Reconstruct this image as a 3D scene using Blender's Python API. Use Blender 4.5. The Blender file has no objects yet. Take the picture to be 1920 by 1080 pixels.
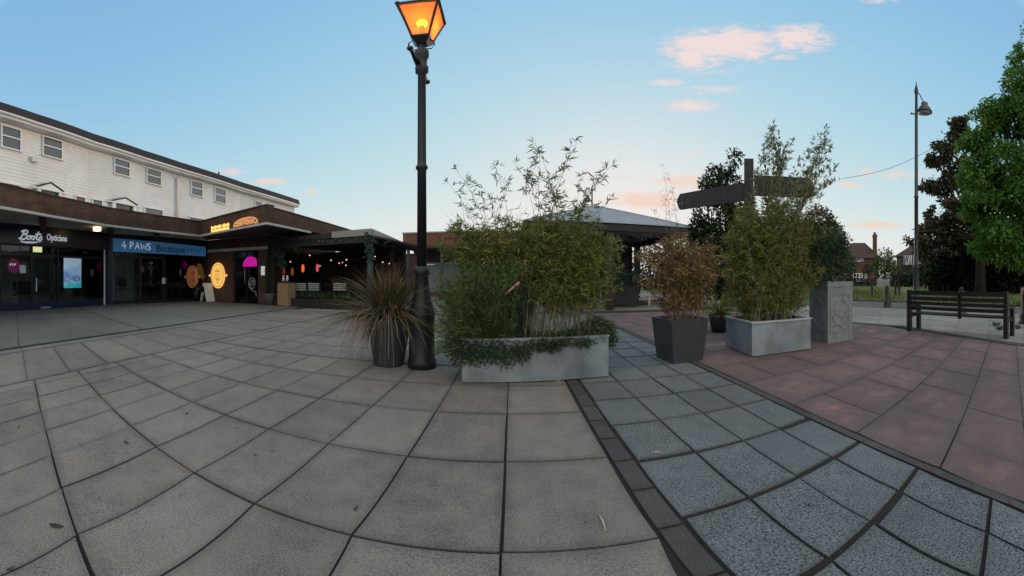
import bpy, math, random
import numpy as np
from mathutils import Vector, Matrix, noise as mnoise
random.seed(7); rng = np.random.default_rng(7)
SC = bpy.context.scene
COL = SC.collection
R = math.radians

# ------------------------------------------------------------------ camera
# The photograph is a wide panorama (about 167 degrees across) with straight verticals: an equirectangular camera, 1.25 m above the paving.
PF, PY0, CH = 660.0, 520.0, 1.25            # photo pixels per radian, photo row of the horizon, camera height
cam_d = bpy.data.cameras.new('camera'); cam = bpy.data.objects.new('camera', cam_d); COL.objects.link(cam)
cam.location = (0, 0, CH); cam.rotation_euler = (R(90), 0, 0)
cam_d.type = 'PANO'; cam_d.clip_start = 0.05; cam_d.clip_end = 3000
cd = cam_d if hasattr(cam_d, 'panorama_type') else cam_d.cycles
cd.panorama_type = 'EQUIRECTANGULAR'
cd.longitude_min = -960 / PF; cd.longitude_max = 960 / PF
cd.latitude_min = -(1080 - PY0) / PF; cd.latitude_max = PY0 / PF
SC.camera = cam

# ------------------------------------------------------------------ sky, sun, exposure
SUN_AZ, SUN_EL = R(17.0), R(4.0)            # azimuth from +Y towards +X: behind the pavilion, just above the horizon
w = bpy.data.worlds.new('World'); SC.world = w; w.use_nodes = True
wt = w.node_tree; wt.nodes.clear()
def WN(t, **k):
    n = wt.nodes.new(t)
    for a, b in k.items(): setattr(n, a, b)
    return n
def WM(op, a, b=None, c=None, clamp=False):
    n = WN('ShaderNodeMath', operation=op, use_clamp=clamp)
    for i, v in enumerate((a, b, c)):
        if v is None: continue
        if isinstance(v, (int, float)): n.inputs[i].default_value = v
        else: wt.links.new(v, n.inputs[i])
    return n.outputs[0]
sky = WN('ShaderNodeTexSky', sky_type='NISHITA', sun_disc=False, sun_elevation=SUN_EL, sun_rotation=SUN_AZ,
         altitude=50, air_density=1.0, dust_density=0.3, ozone_density=2.0)
hs = WN('ShaderNodeHueSaturation'); hs.inputs['Saturation'].default_value = 1.25
gm = WN('ShaderNodeGamma'); gm.inputs[1].default_value = 0.72
sr = WN('ShaderNodeSeparateColor'); cl = WN('ShaderNodeCombineColor')   # film-like shoulder on each channel of the sky
for i, (cap, k) in enumerate(((1.95, 1.12), (1.85, 1.46), (1.76, 2.9))):
    wt.links.new(WM('MULTIPLY', WM('SUBTRACT', 1.0, WM('EXPONENT', WM('MULTIPLY', WM('MAXIMUM', sr.outputs[i], WM('MULTIPLY', sr.outputs[1], 0.5)) if i == 2 else sr.outputs[i], -k))), cap), cl.inputs[i])
wt.links.new(sky.outputs[0], gm.inputs[0]); wt.links.new(gm.outputs[0], hs.inputs['Color']); wt.links.new(hs.outputs[0], sr.inputs[0])
tc = WN('ShaderNodeTexCoord'); sep = WN('ShaderNodeSeparateXYZ'); wt.links.new(tc.outputs['Generated'], sep.inputs[0])
lon = WM('ARCTAN2', sep.outputs[0], sep.outputs[1]); lat = WM('ARCSINE', sep.outputs[2])
cmb = WN('ShaderNodeCombineXYZ'); wt.links.new(WM('MULTIPLY', lon, 0.8), cmb.inputs[0]); wt.links.new(WM('MULTIPLY', lat, 2.2), cmb.inputs[1])
def WNoise(scale, detail, rough, dist=0.0):
    n = WN('ShaderNodeTexNoise'); n.inputs['Scale'].default_value = scale; n.inputs['Detail'].default_value = detail
    n.inputs['Roughness'].default_value = rough; n.inputs['Distortion'].default_value = dist
    wt.links.new(cmb.outputs[0], n.inputs['Vector']); return n.outputs['Fac']
nz, nz2 = WNoise(10, 8, 0.62, 0.9), WNoise(34, 6, 0.65, 0.6)
CLOUDS = [  # longitude, latitude (degrees), half widths, amount: the sunset clouds of the photograph
    (31.0, 36.9, 7.0, 3.2, 1.15), (37.0, 38.0, 7.0, 2.8, 1.05), (46.8, 38.9, 5.6, 2.3, 1.05), (44.0, 35.8, 3.2, .6, .35), (33.0, 30.4, 8, 1.1, .32), (29, 27.8, 5, 1.3, .40),
    (25.5, 31.7, 4, .7, .3), (62, 17.0, 7, 1.3, .46), (54, 15.2, 4.5, .7, .3), (59, 8.6, 6, .7, .34), (22, 12.6, 7, 1.6, .66), (28.5, 15.6, 5.5, 1.3, .62), (30, 20.2, 3.5, .9, .25),
    (-39.5, 15.6, 4.2, .7, .42), (-32.5, 14.0, 2.2, .6, .38), (-46, 17.2, 4, .8, .28), (-36, 9.0, 8, 1.0, .3), (60, 45, 4, .6, .3), (-120, 30, 30, 9, .4), (150, 25, 40, 8, .4)]
tot = None
CLOUDS = [(a, b, c, d, e if e > .8 else min(.95, e * 1.75)) for a, b, c, d, e in CLOUDS]
for lo, la, sl, sb, am in CLOUDS:
    dx = WM('DIVIDE', WM('SUBTRACT', lon, R(lo)), R(sl)); dy = WM('DIVIDE', WM('SUBTRACT', lat, R(la)), R(sb))
    q = WM('ADD', WM('MULTIPLY', dx, dx), WM('MULTIPLY', dy, dy))
    b = WM('MULTIPLY', WM('EXPONENT', WM('MULTIPLY', q, -1.0)), am)
    tot = b if tot is None else WM('MAXIMUM', tot, b)
nn = WM('ADD', WM('MULTIPLY', nz, 3.4), WM('SUBTRACT', WM('MULTIPLY', nz2, 1.9), 1.75))
dens = WM('MULTIPLY', WM('SUBTRACT', WM('MULTIPLY', tot, nn), 0.20), 1.75, clamp=True)
ramp = WN('ShaderNodeValToRGB'); wt.links.new(dens, ramp.inputs[0])
ramp.color_ramp.elements[0].position = 0.0; ramp.color_ramp.elements[0].color = (0, 0, 0, 1)
ramp.color_ramp.elements[1].position = 1.0; ramp.color_ramp.elements[1].color = (1, 1, 1, 1)
SKYK = 1.0
bg = WN('ShaderNodeBackground'); bg.inputs[1].default_value = 0.15
mixc = WN('ShaderNodeMixRGB'); wt.links.new(WM('MULTIPLY', ramp.outputs[0], 0.93), mixc.inputs[0])
ccol = WN('ShaderNodeMixRGB'); wt.links.new(WM('MULTIPLY', lat, 1.9, clamp=True), ccol.inputs[0]); ccol.inputs[1].default_value = (1.96, 1.40, 1.02, 1); ccol.inputs[2].default_value = (1.98, 1.62, 1.56, 1); wt.links.new(ccol.outputs[0], mixc.inputs[2])
wt.links.new(cl.outputs[0], mixc.inputs[1])
# unseen pale glow added to the sky above and behind the camera as fill
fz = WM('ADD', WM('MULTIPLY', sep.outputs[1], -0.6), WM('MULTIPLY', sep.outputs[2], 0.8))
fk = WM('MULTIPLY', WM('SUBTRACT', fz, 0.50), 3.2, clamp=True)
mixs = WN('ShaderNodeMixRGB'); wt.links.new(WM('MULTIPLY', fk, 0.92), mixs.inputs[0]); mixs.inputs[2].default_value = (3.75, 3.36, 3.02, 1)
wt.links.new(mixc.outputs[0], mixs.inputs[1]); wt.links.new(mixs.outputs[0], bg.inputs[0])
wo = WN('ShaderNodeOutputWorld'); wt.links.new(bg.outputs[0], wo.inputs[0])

sun_d = bpy.data.lights.new('sun', 'SUN'); sun_d.energy = 0.5; sun_d.angle = R(12); sun_d.color = (1.0, 0.72, 0.5)
sun = bpy.data.objects.new('sun', sun_d); COL.objects.link(sun)
sun.rotation_euler = Vector((-math.sin(SUN_AZ) * math.cos(SUN_EL), -math.cos(SUN_AZ) * math.cos(SUN_EL), -math.sin(SUN_EL))).to_track_quat('-Z', 'Y').to_euler()
SC.view_settings.view_transform = 'Standard'; SC.view_settings.look = 'None'
SC.view_settings.exposure = 1.6; SC.view_settings.gamma = 1.0
SC.cycles.use_denoising = True; SC.cycles.max_bounces = 6; SC.cycles.transparent_max_bounces = 12
SC.cycles.caustics_reflective = False; SC.cycles.caustics_refractive = False

# ------------------------------------------------------------------ helpers
def at(x, y):                                # a pixel of the photograph on the ground plane
    lo, la = (x - 960) / PF, (y - PY0) / PF
    d = CH / math.tan(la); return Vector((d * math.sin(lo), d * math.cos(lo), 0))
def pt(x, y, d):                             # a pixel at horizontal distance d
    lo, la = (x - 960) / PF, (PY0 - y) / PF
    return Vector((d * math.sin(lo), d * math.cos(lo), CH + d * math.tan(la)))
def zat(y, d): return CH + d * math.tan((PY0 - y) / PF)
OFF = {}
def off(o): return OFF.get(o.name, Vector((0, 0, 0))) if o else Vector((0, 0, 0))
def tag(o, label=None, cat=None, group=None, kind=None):
    if label: o['label'] = label
    if cat: o['category'] = cat
    if group: o['group'] = group
    if kind: o['kind'] = kind
    return o
def thing(name, label, cat, loc=(0, 0, 0), group=None):
    o = bpy.data.objects.new(name, None); COL.objects.link(o); o.location = loc; o.empty_display_size = 0.2
    OFF[o.name] = Vector(loc); return tag(o, label, cat, group)
def obj(name, me, mat=None, parent=None):
    o = bpy.data.objects.new(name, me); COL.objects.link(o)
    if mat is not None:
        for m in (mat if isinstance(mat, (list, tuple)) else [mat]): me.materials.append(m)
    if parent is not None: o.parent = parent; OFF[o.name] = off(parent)
    return o
class MB:
    def __init__(s): s.v = []; s.f = []; s.m = []; s.sm = []; s.uv = []
    def add(s, vs, fs, mi=0, smooth=False):
        n = len(s.v); s.v += [tuple(p) for p in vs]
        for f in fs: s.f.append([i + n for i in f]); s.m.append(mi); s.sm.append(smooth)
        return s
    def hexa(s, p, mi=0):                    # 8 points: bottom ring then top ring
        return s.add(p, [(3, 2, 1, 0), (4, 5, 6, 7), (0, 1, 5, 4), (1, 2, 6, 5), (2, 3, 7, 6), (3, 0, 4, 7)], mi)
    def box(s, c, size, rz=0.0, mi=0, taper=1.0):
        a, b, h = size[0] / 2, size[1] / 2, size[2] / 2; cz, sz = math.cos(rz), math.sin(rz); P = []
        for z, k in ((-h, taper), (h, 1.0)):
            for x, y in ((-a, -b), (a, -b), (a, b), (-a, b)):
                x, y = x * k, y * k; P.append((c[0] + x * cz - y * sz, c[1] + x * sz + y * cz, c[2] + z))
        return s.hexa(P, mi)
    def bar(s, p, q, w, h, mi=0, up=(0, 0, 1)):
        p, q = Vector(p), Vector(q); t = (q - p).normalized(); u = Vector(up)
        if abs(t.dot(u)) > 0.98: u = Vector((1, 0, 0))
        a = t.cross(u).normalized() * (w / 2); b = a.cross(t).normalized() * (h / 2)
        return s.hexa([p - a - b, p + a - b, q + a - b, q - a - b, p - a + b, p + a + b, q + a + b, q - a + b], mi)
    def tube(s, pts, rad, n=6, mi=0, cap=True):
        pts = [Vector(p) for p in pts]; m = len(pts)
        if isinstance(rad, (int, float)): rad = [rad] * m
        V = []; ref = Vector((0.31, 0.17, 0.93)).normalized()
        for i, p in enumerate(pts):
            t = (pts[min(i + 1, m - 1)] - pts[max(i - 1, 0)]).normalized()
            r = ref if abs(t.dot(ref)) < 0.95 else Vector((1, 0, 0))
            a = t.cross(r).normalized(); b = t.cross(a)
            for k in range(n):
                q = 2 * math.pi * k / n; V.append(p + (a * math.cos(q) + b * math.sin(q)) * rad[i])
        F = [(i * n + k, i * n + (k + 1) % n, (i + 1) * n + (k + 1) % n, (i + 1) * n + k) for i in range(m - 1) for k in range(n)]
        if cap: F += [tuple(range(n))[::-1], tuple(range((m - 1) * n, m * n))]
        return s.add(V, F, mi, True)
    def lathe(s, c, prof, n=16, mi=0, sx=1.0, sy=1.0, smooth=True):
        V = [(c[0] + r * sx * math.cos(2 * math.pi * k / n), c[1] + r * sy * math.sin(2 * math.pi * k / n), c[2] + z) for r, z in prof for k in range(n)]
        m = len(prof)
        F = [(i * n + k, i * n + (k + 1) % n, (i + 1) * n + (k + 1) % n, (i + 1) * n + k) for i in range(m - 1) for k in range(n)]
        F += [tuple(range(n))[::-1], tuple(range((m - 1) * n, m * n))]
        return s.add(V, F, mi, smooth)
    def sphere(s, c, r, n=10, m=6, mi=0, sz=1.0):
        return s.lathe(c, [(max(1e-4, r * math.sin(math.pi * i / m)), -r * sz * math.cos(math.pi * i / m)) for i in range(m + 1)], n, mi)
    def prism(s, poly, z0, z1, mi=0):        # poly: xy list, counter-clockwise
        n = len(poly); V = [(p[0], p[1], z0) for p in poly] + [(p[0], p[1], z1) for p in poly]
        return s.add(V, [tuple(range(n))[::-1], tuple(range(n, 2 * n))] + [(i, (i + 1) % n, n + (i + 1) % n, n + i) for i in range(n)], mi)
    def mesh(s, name, o=(0, 0, 0)):
        me = bpy.data.meshes.new(name); o = Vector(o)
        me.from_pydata([(a - o.x, b - o.y, c - o.z) for a, b, c in s.v], [], s.f)
        me.polygons.foreach_set('material_index', s.m); me.polygons.foreach_set('use_smooth', s.sm); me.update()
        if s.uv and len(s.uv) == len(s.v): me.attributes.new('slab', 'FLOAT_VECTOR', 'POINT').data.foreach_set('vector', np.array(s.uv, np.float32).ravel())
        return me
    def build(s, name, mat, parent=None): return obj(name, s.mesh(name, off(parent)), mat, parent)
class Face:                                  # a facade: s runs left to right along it, n towards the viewer
    def __init__(s, p0, p1):
        s.p = Vector((p0[0], p0[1], 0)); s.e = Vector((p1[0], p1[1], 0)); d = s.e - s.p; s.len = d.length
        s.u = d.normalized(); s.n = Vector((s.u.y, -s.u.x, 0)); s.rz = math.atan2(s.u.y, s.u.x)
    def at(s, a, z, o=0.0): return s.p + s.u * a + s.n * o + Vector((0, 0, z))
    def px(s, x, y, o=0.0):                  # photo pixel -> (s, z) on the plane o in front of the facade
        lo = (x - 960) / PF; r = Vector((math.sin(lo), math.cos(lo), 0)); q = s.p + s.n * o
        t = q.dot(s.n) / r.dot(s.n); h = r * t
        return (h - q).dot(s.u), CH + t * math.tan((PY0 - y) / PF)
    def box(s, mb, a0, a1, z0, z1, o0, o1, mi=0):
        P = [s.at(a, z, o) for z in (z0, z1) for a, o in ((a0, o1), (a1, o1), (a1, o0), (a0, o0))]
        return mb.hexa(P, mi)
    def mat(s, a, z, o): 
        m = Matrix((s.u, Vector((0, 0, 1)), s.n)).transposed().to_4x4(); m.translation = s.at(a, z, o); return m
def text_mesh(body, size, depth, M, shear=0.0, spacing=1.0, bold=0.0):
    c = bpy.data.curves.new('lettering', 'FONT'); c.body = body; c.size = size; c.extrude = depth; c.shear = shear
    c.space_character = spacing; c.align_x = 'CENTER'; c.align_y = 'CENTER'; c.offset = bold; c.resolution_u = 3
    o = bpy.data.objects.new('lettering', c); COL.objects.link(o); bpy.context.view_layer.update()
    me = bpy.data.meshes.new_from_object(o.evaluated_get(bpy.context.evaluated_depsgraph_get()))
    bpy.data.objects.remove(o); bpy.data.curves.remove(c); me.transform(M); return me
def text(name, body, size, depth, F, a, z, o, mat, parent, shear=0.0, spacing=1.0, bold=0.0, sx=1.0):
    M = Matrix.Translation(-off(parent)) @ F.mat(a, z, o) @ Matrix.Diagonal((sx, 1, 1, 1))
    return obj(name, text_mesh(body, size, depth, M, shear, spacing, bold), mat, parent)
def strokes(mb, F, lines, a, z, sc, o, r, slant=0.0):   # hand-drawn lettering as thin tubes on a facade
    for ln in lines:
        mb.tube([F.at(a + (x + slant * y) * sc, z + y * sc, o) for x, y in ln], r, 5)

# ------------------------------------------------------------------ materials
def NT(name):
    m = bpy.data.materials.new(name); m.use_nodes = True; t = m.node_tree; t.nodes.clear(); return m, t
class G:
    def __init__(s, t): s.t = t
    def n(s, ty, **k):
        n = s.t.nodes.new(ty)
        for a, b in k.items(): setattr(n, a, b)
        return n
    def l(s, a, b): s.t.links.new(a, b)
    def pos(s, sc=(1, 1, 1)):
        g = s.n('ShaderNodeNewGeometry'); mp = s.n('ShaderNodeMapping'); mp.inputs['Scale'].default_value = sc
        s.l(g.outputs['Position'], mp.inputs[0]); return mp.outputs[0]
    def noise(s, scale, detail=4, rough=0.55, vec=None):
        n = s.n('ShaderNodeTexNoise'); n.inputs['Scale'].default_value = scale; n.inputs['Detail'].default_value = detail
        n.inputs['Roughness'].default_value = rough; s.l(vec if vec is not None else s.pos(), n.inputs['Vector']); return n.outputs['Fac']
    def ramp(s, fac, stops):
        r = s.n('ShaderNodeValToRGB'); e = r.color_ramp.elements
        while len(e) < len(stops): e.new(0.5)
        for el, (p, c) in zip(e, stops): el.position = p; el.color = (*c, 1)
        s.l(fac, r.inputs[0]); return r.outputs[0]
    def mix(s, f, a, b, mode='MIX'):
        m = s.n('ShaderNodeMixRGB', blend_type=mode)
        for i, v in enumerate((f, a, b)):
            if isinstance(v, (int, float)): m.inputs[i].default_value = v
            elif isinstance(v, tuple): m.inputs[i].default_value = (*v, 1)
            else: s.l(v, m.inputs[i])
        return m.outputs[0]
    def math(s, op, a, b=0.0):
        m = s.n('ShaderNodeMath', operation=op)
        for i, v in enumerate((a, b)):
            if isinstance(v, (int, float)): m.inputs[i].default_value = v
            else: s.l(v, m.inputs[i])
        return m.outputs[0]
    def bsdf(s, col, rough=0.8, bump=None, bs=0.3, bd=0.01, metal=0.0, spec=0.5, emit=None, es=0.0):
        b = s.n('ShaderNodeBsdfPrincipled')
        if isinstance(col, tuple): b.inputs['Base Color'].default_value = (*col, 1)
        else: s.l(col, b.inputs['Base Color'])
        if isinstance(rough, (int, float)): b.inputs['Roughness'].default_value = rough
        else: s.l(rough, b.inputs['Roughness'])
        b.inputs['Metallic'].default_value = metal; b.inputs['Specular IOR Level'].default_value = spec
        if bump is not None:
            bp = s.n('ShaderNodeBump'); bp.inputs['Strength'].default_value = bs; bp.inputs['Distance'].default_value = bd
            s.l(bump, bp.inputs['Height']); s.l(bp.outputs[0], b.inputs['Normal'])
        o = s.n('ShaderNodeOutputMaterial'); s.l(b.outputs[0], o.inputs[0]); return b
def sc3(c, k): return tuple(min(1, x * k) for x in c)
def plain(name, col, rough=0.7, var=0.18, scale=6.0, metal=0.0, bump=0.15, spec=0.4):
    m, t = NT(name); g = G(t); n = g.noise(scale, 6, 0.6); n2 = g.noise(scale * 9, 3, 0.6)
    c = g.ramp(n, [(0.3, sc3(col, 1 - var)), (0.7, sc3(col, 1 + var))]); c = g.mix(0.25, c, g.ramp(n2, [(0.3, sc3(col, 1 - 1.6 * var)), (0.7, sc3(col, 1 + 1.6 * var))]))
    g.bsdf(c, rough, n2, bump, 0.004, metal, spec); return m
def island(name, stops, rough=0.75, spec=0.25, trans=0.0, patch=0.5, pscale=1.6):   # leaves: colour varies leaf by leaf and patch by patch
    m, t = NT(name); g = G(t); ge = g.n('ShaderNodeNewGeometry')
    f = g.math('ADD', g.math('MULTIPLY', ge.outputs['Random Per Island'], 1 - patch), g.math('MULTIPLY', g.math('SUBTRACT', g.math('MULTIPLY', g.noise(pscale, 3), 2.2), 0.6), patch))
    c = g.ramp(f, stops); b = g.bsdf(c, rough, None, spec=spec)
    if trans > 0:
        tr = g.n('ShaderNodeBsdfTranslucent'); g.l(c, tr.inputs[0]); mx = g.n('ShaderNodeMixShader'); mx.inputs[0].default_value = trans
        g.l(b.outputs[0], mx.inputs[1]); g.l(tr.outputs[0], mx.inputs[2])
        o = [n for n in t.nodes if n.type == 'OUTPUT_MATERIAL'][0]; g.l(mx.outputs[0], o.inputs[0])
    return m
def slab(name, a, b, speck=0.25, sscale=160.0, stain=(0.05, 0.05, 0.048), rough=0.85, isl=0.35, warm=None, wamt=0.0, edge=0.0, centre=False):
    m, t = NT(name); g = G(t); ge = g.n('ShaderNodeNewGeometry')
    big = g.noise(0.55, 5, 0.6); mid = g.noise(5.0, 6, 0.65); fine = g.noise(sscale, 2, 0.7)
    f = g.math('ADD', g.math('MULTIPLY', ge.outputs['Random Per Island'], isl), g.math('MULTIPLY', mid, 1 - isl))
    c = g.ramp(f, [(0.15, a), (0.85, b)])
    c = g.mix(1.0, c, g.ramp(fine, [(0.32, (1 - speck * 1.5,) * 3), (0.5, (1, 1, 1)), (0.70, (1 + speck, 1 + speck, 1 + speck))]), 'MULTIPLY')
    c = g.mix(1.0, c, g.ramp(big, [(0.3, (0.74, 0.74, 0.745)), (0.7, (1.16, 1.155, 1.14))]), 'MULTIPLY')
    if edge:
        at_ = g.n('ShaderNodeAttribute'); at_.attribute_name = 'slab'; sp = g.n('ShaderNodeSeparateXYZ'); g.l(at_.outputs['Vector'], sp.inputs[0])
        eu = g.math('MINIMUM', sp.outputs[0], g.math('SUBTRACT', 1.0, sp.outputs[0])); ev = g.math('MINIMUM', sp.outputs[1], g.math('SUBTRACT', 1.0, sp.outputs[1])); ed = g.math('MINIMUM', eu, ev)
        edn = g.math('ADD', ed, g.math('MULTIPLY', g.math('SUBTRACT', g.noise(11, 6, 0.7), 0.5), 0.16))
    if warm:
        wf = g.ramp(g.noise(4.2 if centre else 2.6, 5, 0.65), [(0.44, (0, 0, 0)), (0.64, (1, 1, 1))])
        if centre: wf = g.math('MULTIPLY', wf, g.math('MULTIPLY', g.ramp(edn, [(0.10, (0, 0, 0)), (0.34, (1, 1, 1))]), g.math('ADD', 0.25, g.math('MULTIPLY', ge.outputs['Random Per Island'], 0.9))))
        c = g.mix(g.math('MULTIPLY', wf, wamt), c, warm)
    if edge: c = g.mix(g.math('MULTIPLY', g.ramp(edn, [(0.0, (1, 1, 1)), (0.085, (0, 0, 0))]), edge), c, stain)
    st = g.ramp(g.noise(9.0, 7, 0.75), [(0.28, (1, 1, 1)), (0.42, (0, 0, 0))]); c = g.mix(g.math('MULTIPLY', st, 0.6), c, stain)
    vo = g.n('ShaderNodeTexVoronoi'); vo.inputs['Scale'].default_value = 2.3; g.l(g.pos(), vo.inputs['Vector'])
    gum = g.ramp(vo.outputs['Distance'], [(0.030, (1, 1, 1)), (0.042, (0, 0, 0))]); c = g.mix(g.math('MULTIPLY', gum, 0.55), c, stain)
    g.bsdf(c, rough, g.math('ADD', fine, mid), 0.35, 0.004, spec=0.35); return m
def brick(name, a, b, mortar, sc=4.4, rough=0.9):
    m, t = NT(name); g = G(t); tcn = g.n('ShaderNodeNewGeometry'); sp = g.n('ShaderNodeSeparateXYZ'); g.l(tcn.outputs['Position'], sp.inputs[0])
    cb = g.n('ShaderNodeCombineXYZ'); g.l(g.math('ADD', sp.outputs[0], g.math('MULTIPLY', sp.outputs[1], 1.01)), cb.inputs[0]); g.l(sp.outputs[2], cb.inputs[1])
    br = g.n('ShaderNodeTexBrick'); br.inputs['Scale'].default_value = sc; br.inputs['Mortar Size'].default_value = 0.018
    br.inputs['Color1'].default_value = (*a, 1); br.inputs['Color2'].default_value = (*b, 1); br.inputs['Mortar'].default_value = (*mortar, 1)
    g.l(cb.outputs[0], br.inputs['Vector']); c = g.mix(1.0, br.outputs[0], g.ramp(g.noise(1.3, 7, 0.7), [(0.25, (0.55, 0.55, 0.55)), (0.75, (1.25, 1.2, 1.15))]), 'MULTIPLY')
    g.bsdf(c, rough, br.outputs['Fac'], -0.4, 0.006, spec=0.2); return m
def emis(name, col, k, base=(0.02, 0.02, 0.02)):
    m, t = NT(name); g = G(t); b = g.bsdf(base, 0.4); b.inputs['Emission Color'].default_value = (*col, 1); b.inputs['Emission Strength'].default_value = k; return m
def glass(name, tint=(0.55, 0.58, 0.6), refl=1.0, rough=0.02):
    m, t = NT(name); g = G(t); tr = g.n('ShaderNodeBsdfTransparent'); tr.inputs[0].default_value = (*tint, 1)
    gl = g.n('ShaderNodeBsdfGlossy'); gl.inputs['Roughness'].default_value = rough; fr = g.n('ShaderNodeFresnel'); fr.inputs[0].default_value = 1.5
    mx = g.n('ShaderNodeMixShader'); g.l(g.math('MULTIPLY', fr.outputs[0], refl), mx.inputs[0]); g.l(tr.outputs[0], mx.inputs[1]); g.l(gl.outputs[0], mx.inputs[2])
    o = g.n('ShaderNodeOutputMaterial'); g.l(mx.outputs[0], o.inputs[0]); return m
M = dict(
    slab_beige=slab('beige_slabs', (0.105, 0.102, 0.095), (0.235, 0.226, 0.208), 0.36, 105, (0.045, 0.046, 0.045), warm=(0.22, 0.195, 0.165), wamt=0.35, isl=0.22, edge=0.36),
    slab_blue=slab('granite_slabs', (0.080, 0.099, 0.106), (0.155, 0.184, 0.195), 0.66, 105, (0.05, 0.055, 0.06), isl=0.2, edge=0.35),
    slab_red=slab('red_slabs', (0.088, 0.070, 0.073), (0.155, 0.118, 0.122), 0.25, 120, (0.05, 0.047, 0.048), warm=(0.25, 0.145, 0.148), wamt=0.85, isl=0.25, edge=0.22, centre=True),
    setts=slab('dark_setts', (0.04, 0.041, 0.043), (0.085, 0.085, 0.085), 0.35, 120, (0.03, 0.03, 0.03), edge=0.5),
    joint=plain('joint_dirt', (0.018, 0.018, 0.017), 0.95, 0.3, 20),
    conc=slab('concrete', (0.13, 0.135, 0.128), (0.20, 0.205, 0.195), 0.15, 90, (0.06, 0.06, 0.058), isl=0.2),
    conc_d=slab('walkway_concrete', (0.10, 0.106, 0.10), (0.15, 0.157, 0.15), 0.12, 70, (0.05, 0.052, 0.05), isl=0.2),
    conc_l=slab('pale_concrete', (0.17, 0.175, 0.17), (0.25, 0.255, 0.245), 0.15, 80, (0.09, 0.09, 0.085), isl=0.3),
    asphalt=slab('asphalt', (0.075, 0.08, 0.088), (0.12, 0.127, 0.138), 0.3, 90, (0.04, 0.04, 0.042), isl=0.0),
    black=plain('black_paint', (0.012, 0.013, 0.015), 0.42, 0.3, 9, spec=0.45),
    iron=plain('dark_iron', (0.010, 0.014, 0.016), 0.5, 0.3, 14, spec=0.4),
    lampsteel=plain('lamp_steel', (0.020, 0.027, 0.031), 0.45, 0.2, 10, spec=0.5),
    zinc=None, brick_d=brick('brown_brick', (0.062, 0.038, 0.028), (0.105, 0.062, 0.045), (0.085, 0.075, 0.065)),
    brick_r=brick('red_brick', (0.12, 0.055, 0.04), (0.165, 0.08, 0.06), (0.15, 0.13, 0.115)),
    brick_rest=brick('restaurant_brick', (0.085, 0.047, 0.04), (0.125, 0.07, 0.058), (0.10, 0.085, 0.075)),
    white=plain('white_paint', (0.78, 0.77, 0.74), 0.5, 0.06, 3), cream=plain('cream_paint', (0.66, 0.63, 0.57), 0.6, 0.1, 2),
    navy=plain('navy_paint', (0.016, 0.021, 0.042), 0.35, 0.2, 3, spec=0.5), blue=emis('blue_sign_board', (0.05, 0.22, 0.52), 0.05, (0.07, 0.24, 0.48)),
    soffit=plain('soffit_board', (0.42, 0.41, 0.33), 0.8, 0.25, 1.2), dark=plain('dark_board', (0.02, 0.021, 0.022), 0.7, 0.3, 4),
    darkwood=plain('dark_wood', (0.017, 0.012, 0.011), 0.55, 0.4, 12), wood=plain('pale_wood', (0.30, 0.20, 0.11), 0.6, 0.2, 8),
    greywood=plain('weathered_wood', (0.042, 0.041, 0.047), 0.85, 0.35, 10), lead=plain('lead_roof', (0.20, 0.23, 0.26), 0.55, 0.2, 1.6),
    tile=plain('roof_tiles', (0.055, 0.035, 0.03), 0.85, 0.35, 6), tile_r=plain('red_roof_tiles', (0.06, 0.032, 0.026), 0.9, 0.35, 4), tile_dark=plain('dark_roof_tiles', (0.028, 0.024, 0.027), 0.85, 0.3, 6),
    pot=plain('dark_pot', (0.032, 0.04, 0.046), 0.55, 0.22, 5, spec=0.4), soil=plain('soil', (0.022, 0.017, 0.012), 0.95, 0.5, 30),
    stone=plain('grey_stone', (0.165, 0.195, 0.19), 0.85, 0.28, 7), glass=glass('shop_glass', (0.62, 0.64, 0.66), 1.0), room=plain('room_lining', (0.15, 0.15, 0.14), 0.8, 0.3, 1.5),
    winglass=glass('window_glass', (0.35, 0.39, 0.42), 4.0), floor_in=plain('shop_floor', (0.06, 0.055, 0.05), 0.5, 0.3, 3),
    silver=plain('brushed_metal', (0.5, 0.5, 0.5), 0.35, 0.1, 8, metal=0.6), letter=emis('pale_lettering', (0.75, 0.80, 0.9), 0.10, (0.85, 0.87, 0.9)), teal_letter=plain('teal_lettering', (0.015, 0.06, 0.09), 0.5, 0.1, 3),
    paper=plain('paper', (0.72, 0.76, 0.76), 0.8, 0.06, 3), bark=plain('bark', (0.022, 0.018, 0.014), 0.95, 0.4, 9), cane=plain('bamboo_cane', (0.20, 0.19, 0.11), 0.6, 0.3, 30), drycane=plain('dry_cane', (0.19, 0.145, 0.095), 0.75, 0.3, 30),
    fence=plain('grey_slats', (0.35, 0.37, 0.36), 0.7, 0.2, 5), greywhite=plain('greyed_white_paint', (0.42, 0.43, 0.40), 0.7, 0.18, 5),
)
def zinc():
    m, t = NT('galvanised_steel'); g = G(t); v = g.n('ShaderNodeTexVoronoi'); v.inputs['Scale'].default_value = 26; g.l(g.pos(), v.inputs['Vector'])
    c = g.mix(0.12, g.ramp(g.noise(1.6, 3), [(0.3, (0.13, 0.168, 0.19)), (0.7, (0.27, 0.325, 0.355))]), v.outputs['Distance'], 'SOFT_LIGHT')
    dirt = g.ramp(g.noise(3.4, 7, 0.7, g.pos((1, 1, 0.35))), [(0.5, (0, 0, 0)), (0.72, (1, 1, 1))]); c = g.mix(g.math('MULTIPLY', dirt, 0.55), c, (0.085, 0.10, 0.10))
    g.bsdf(c, g.ramp(g.noise(5, 4), [(0.3, (0.34,) * 3), (0.7, (0.55,) * 3)]), g.noise(1.7, 2), 0.25, 0.05, metal=0.35); return m
M['zinc'] = zinc(); M['zinc_rim'] = plain('rolled_zinc_rim', (0.40, 0.44, 0.46), 0.4, 0.15, 6, metal=0.3)
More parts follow.
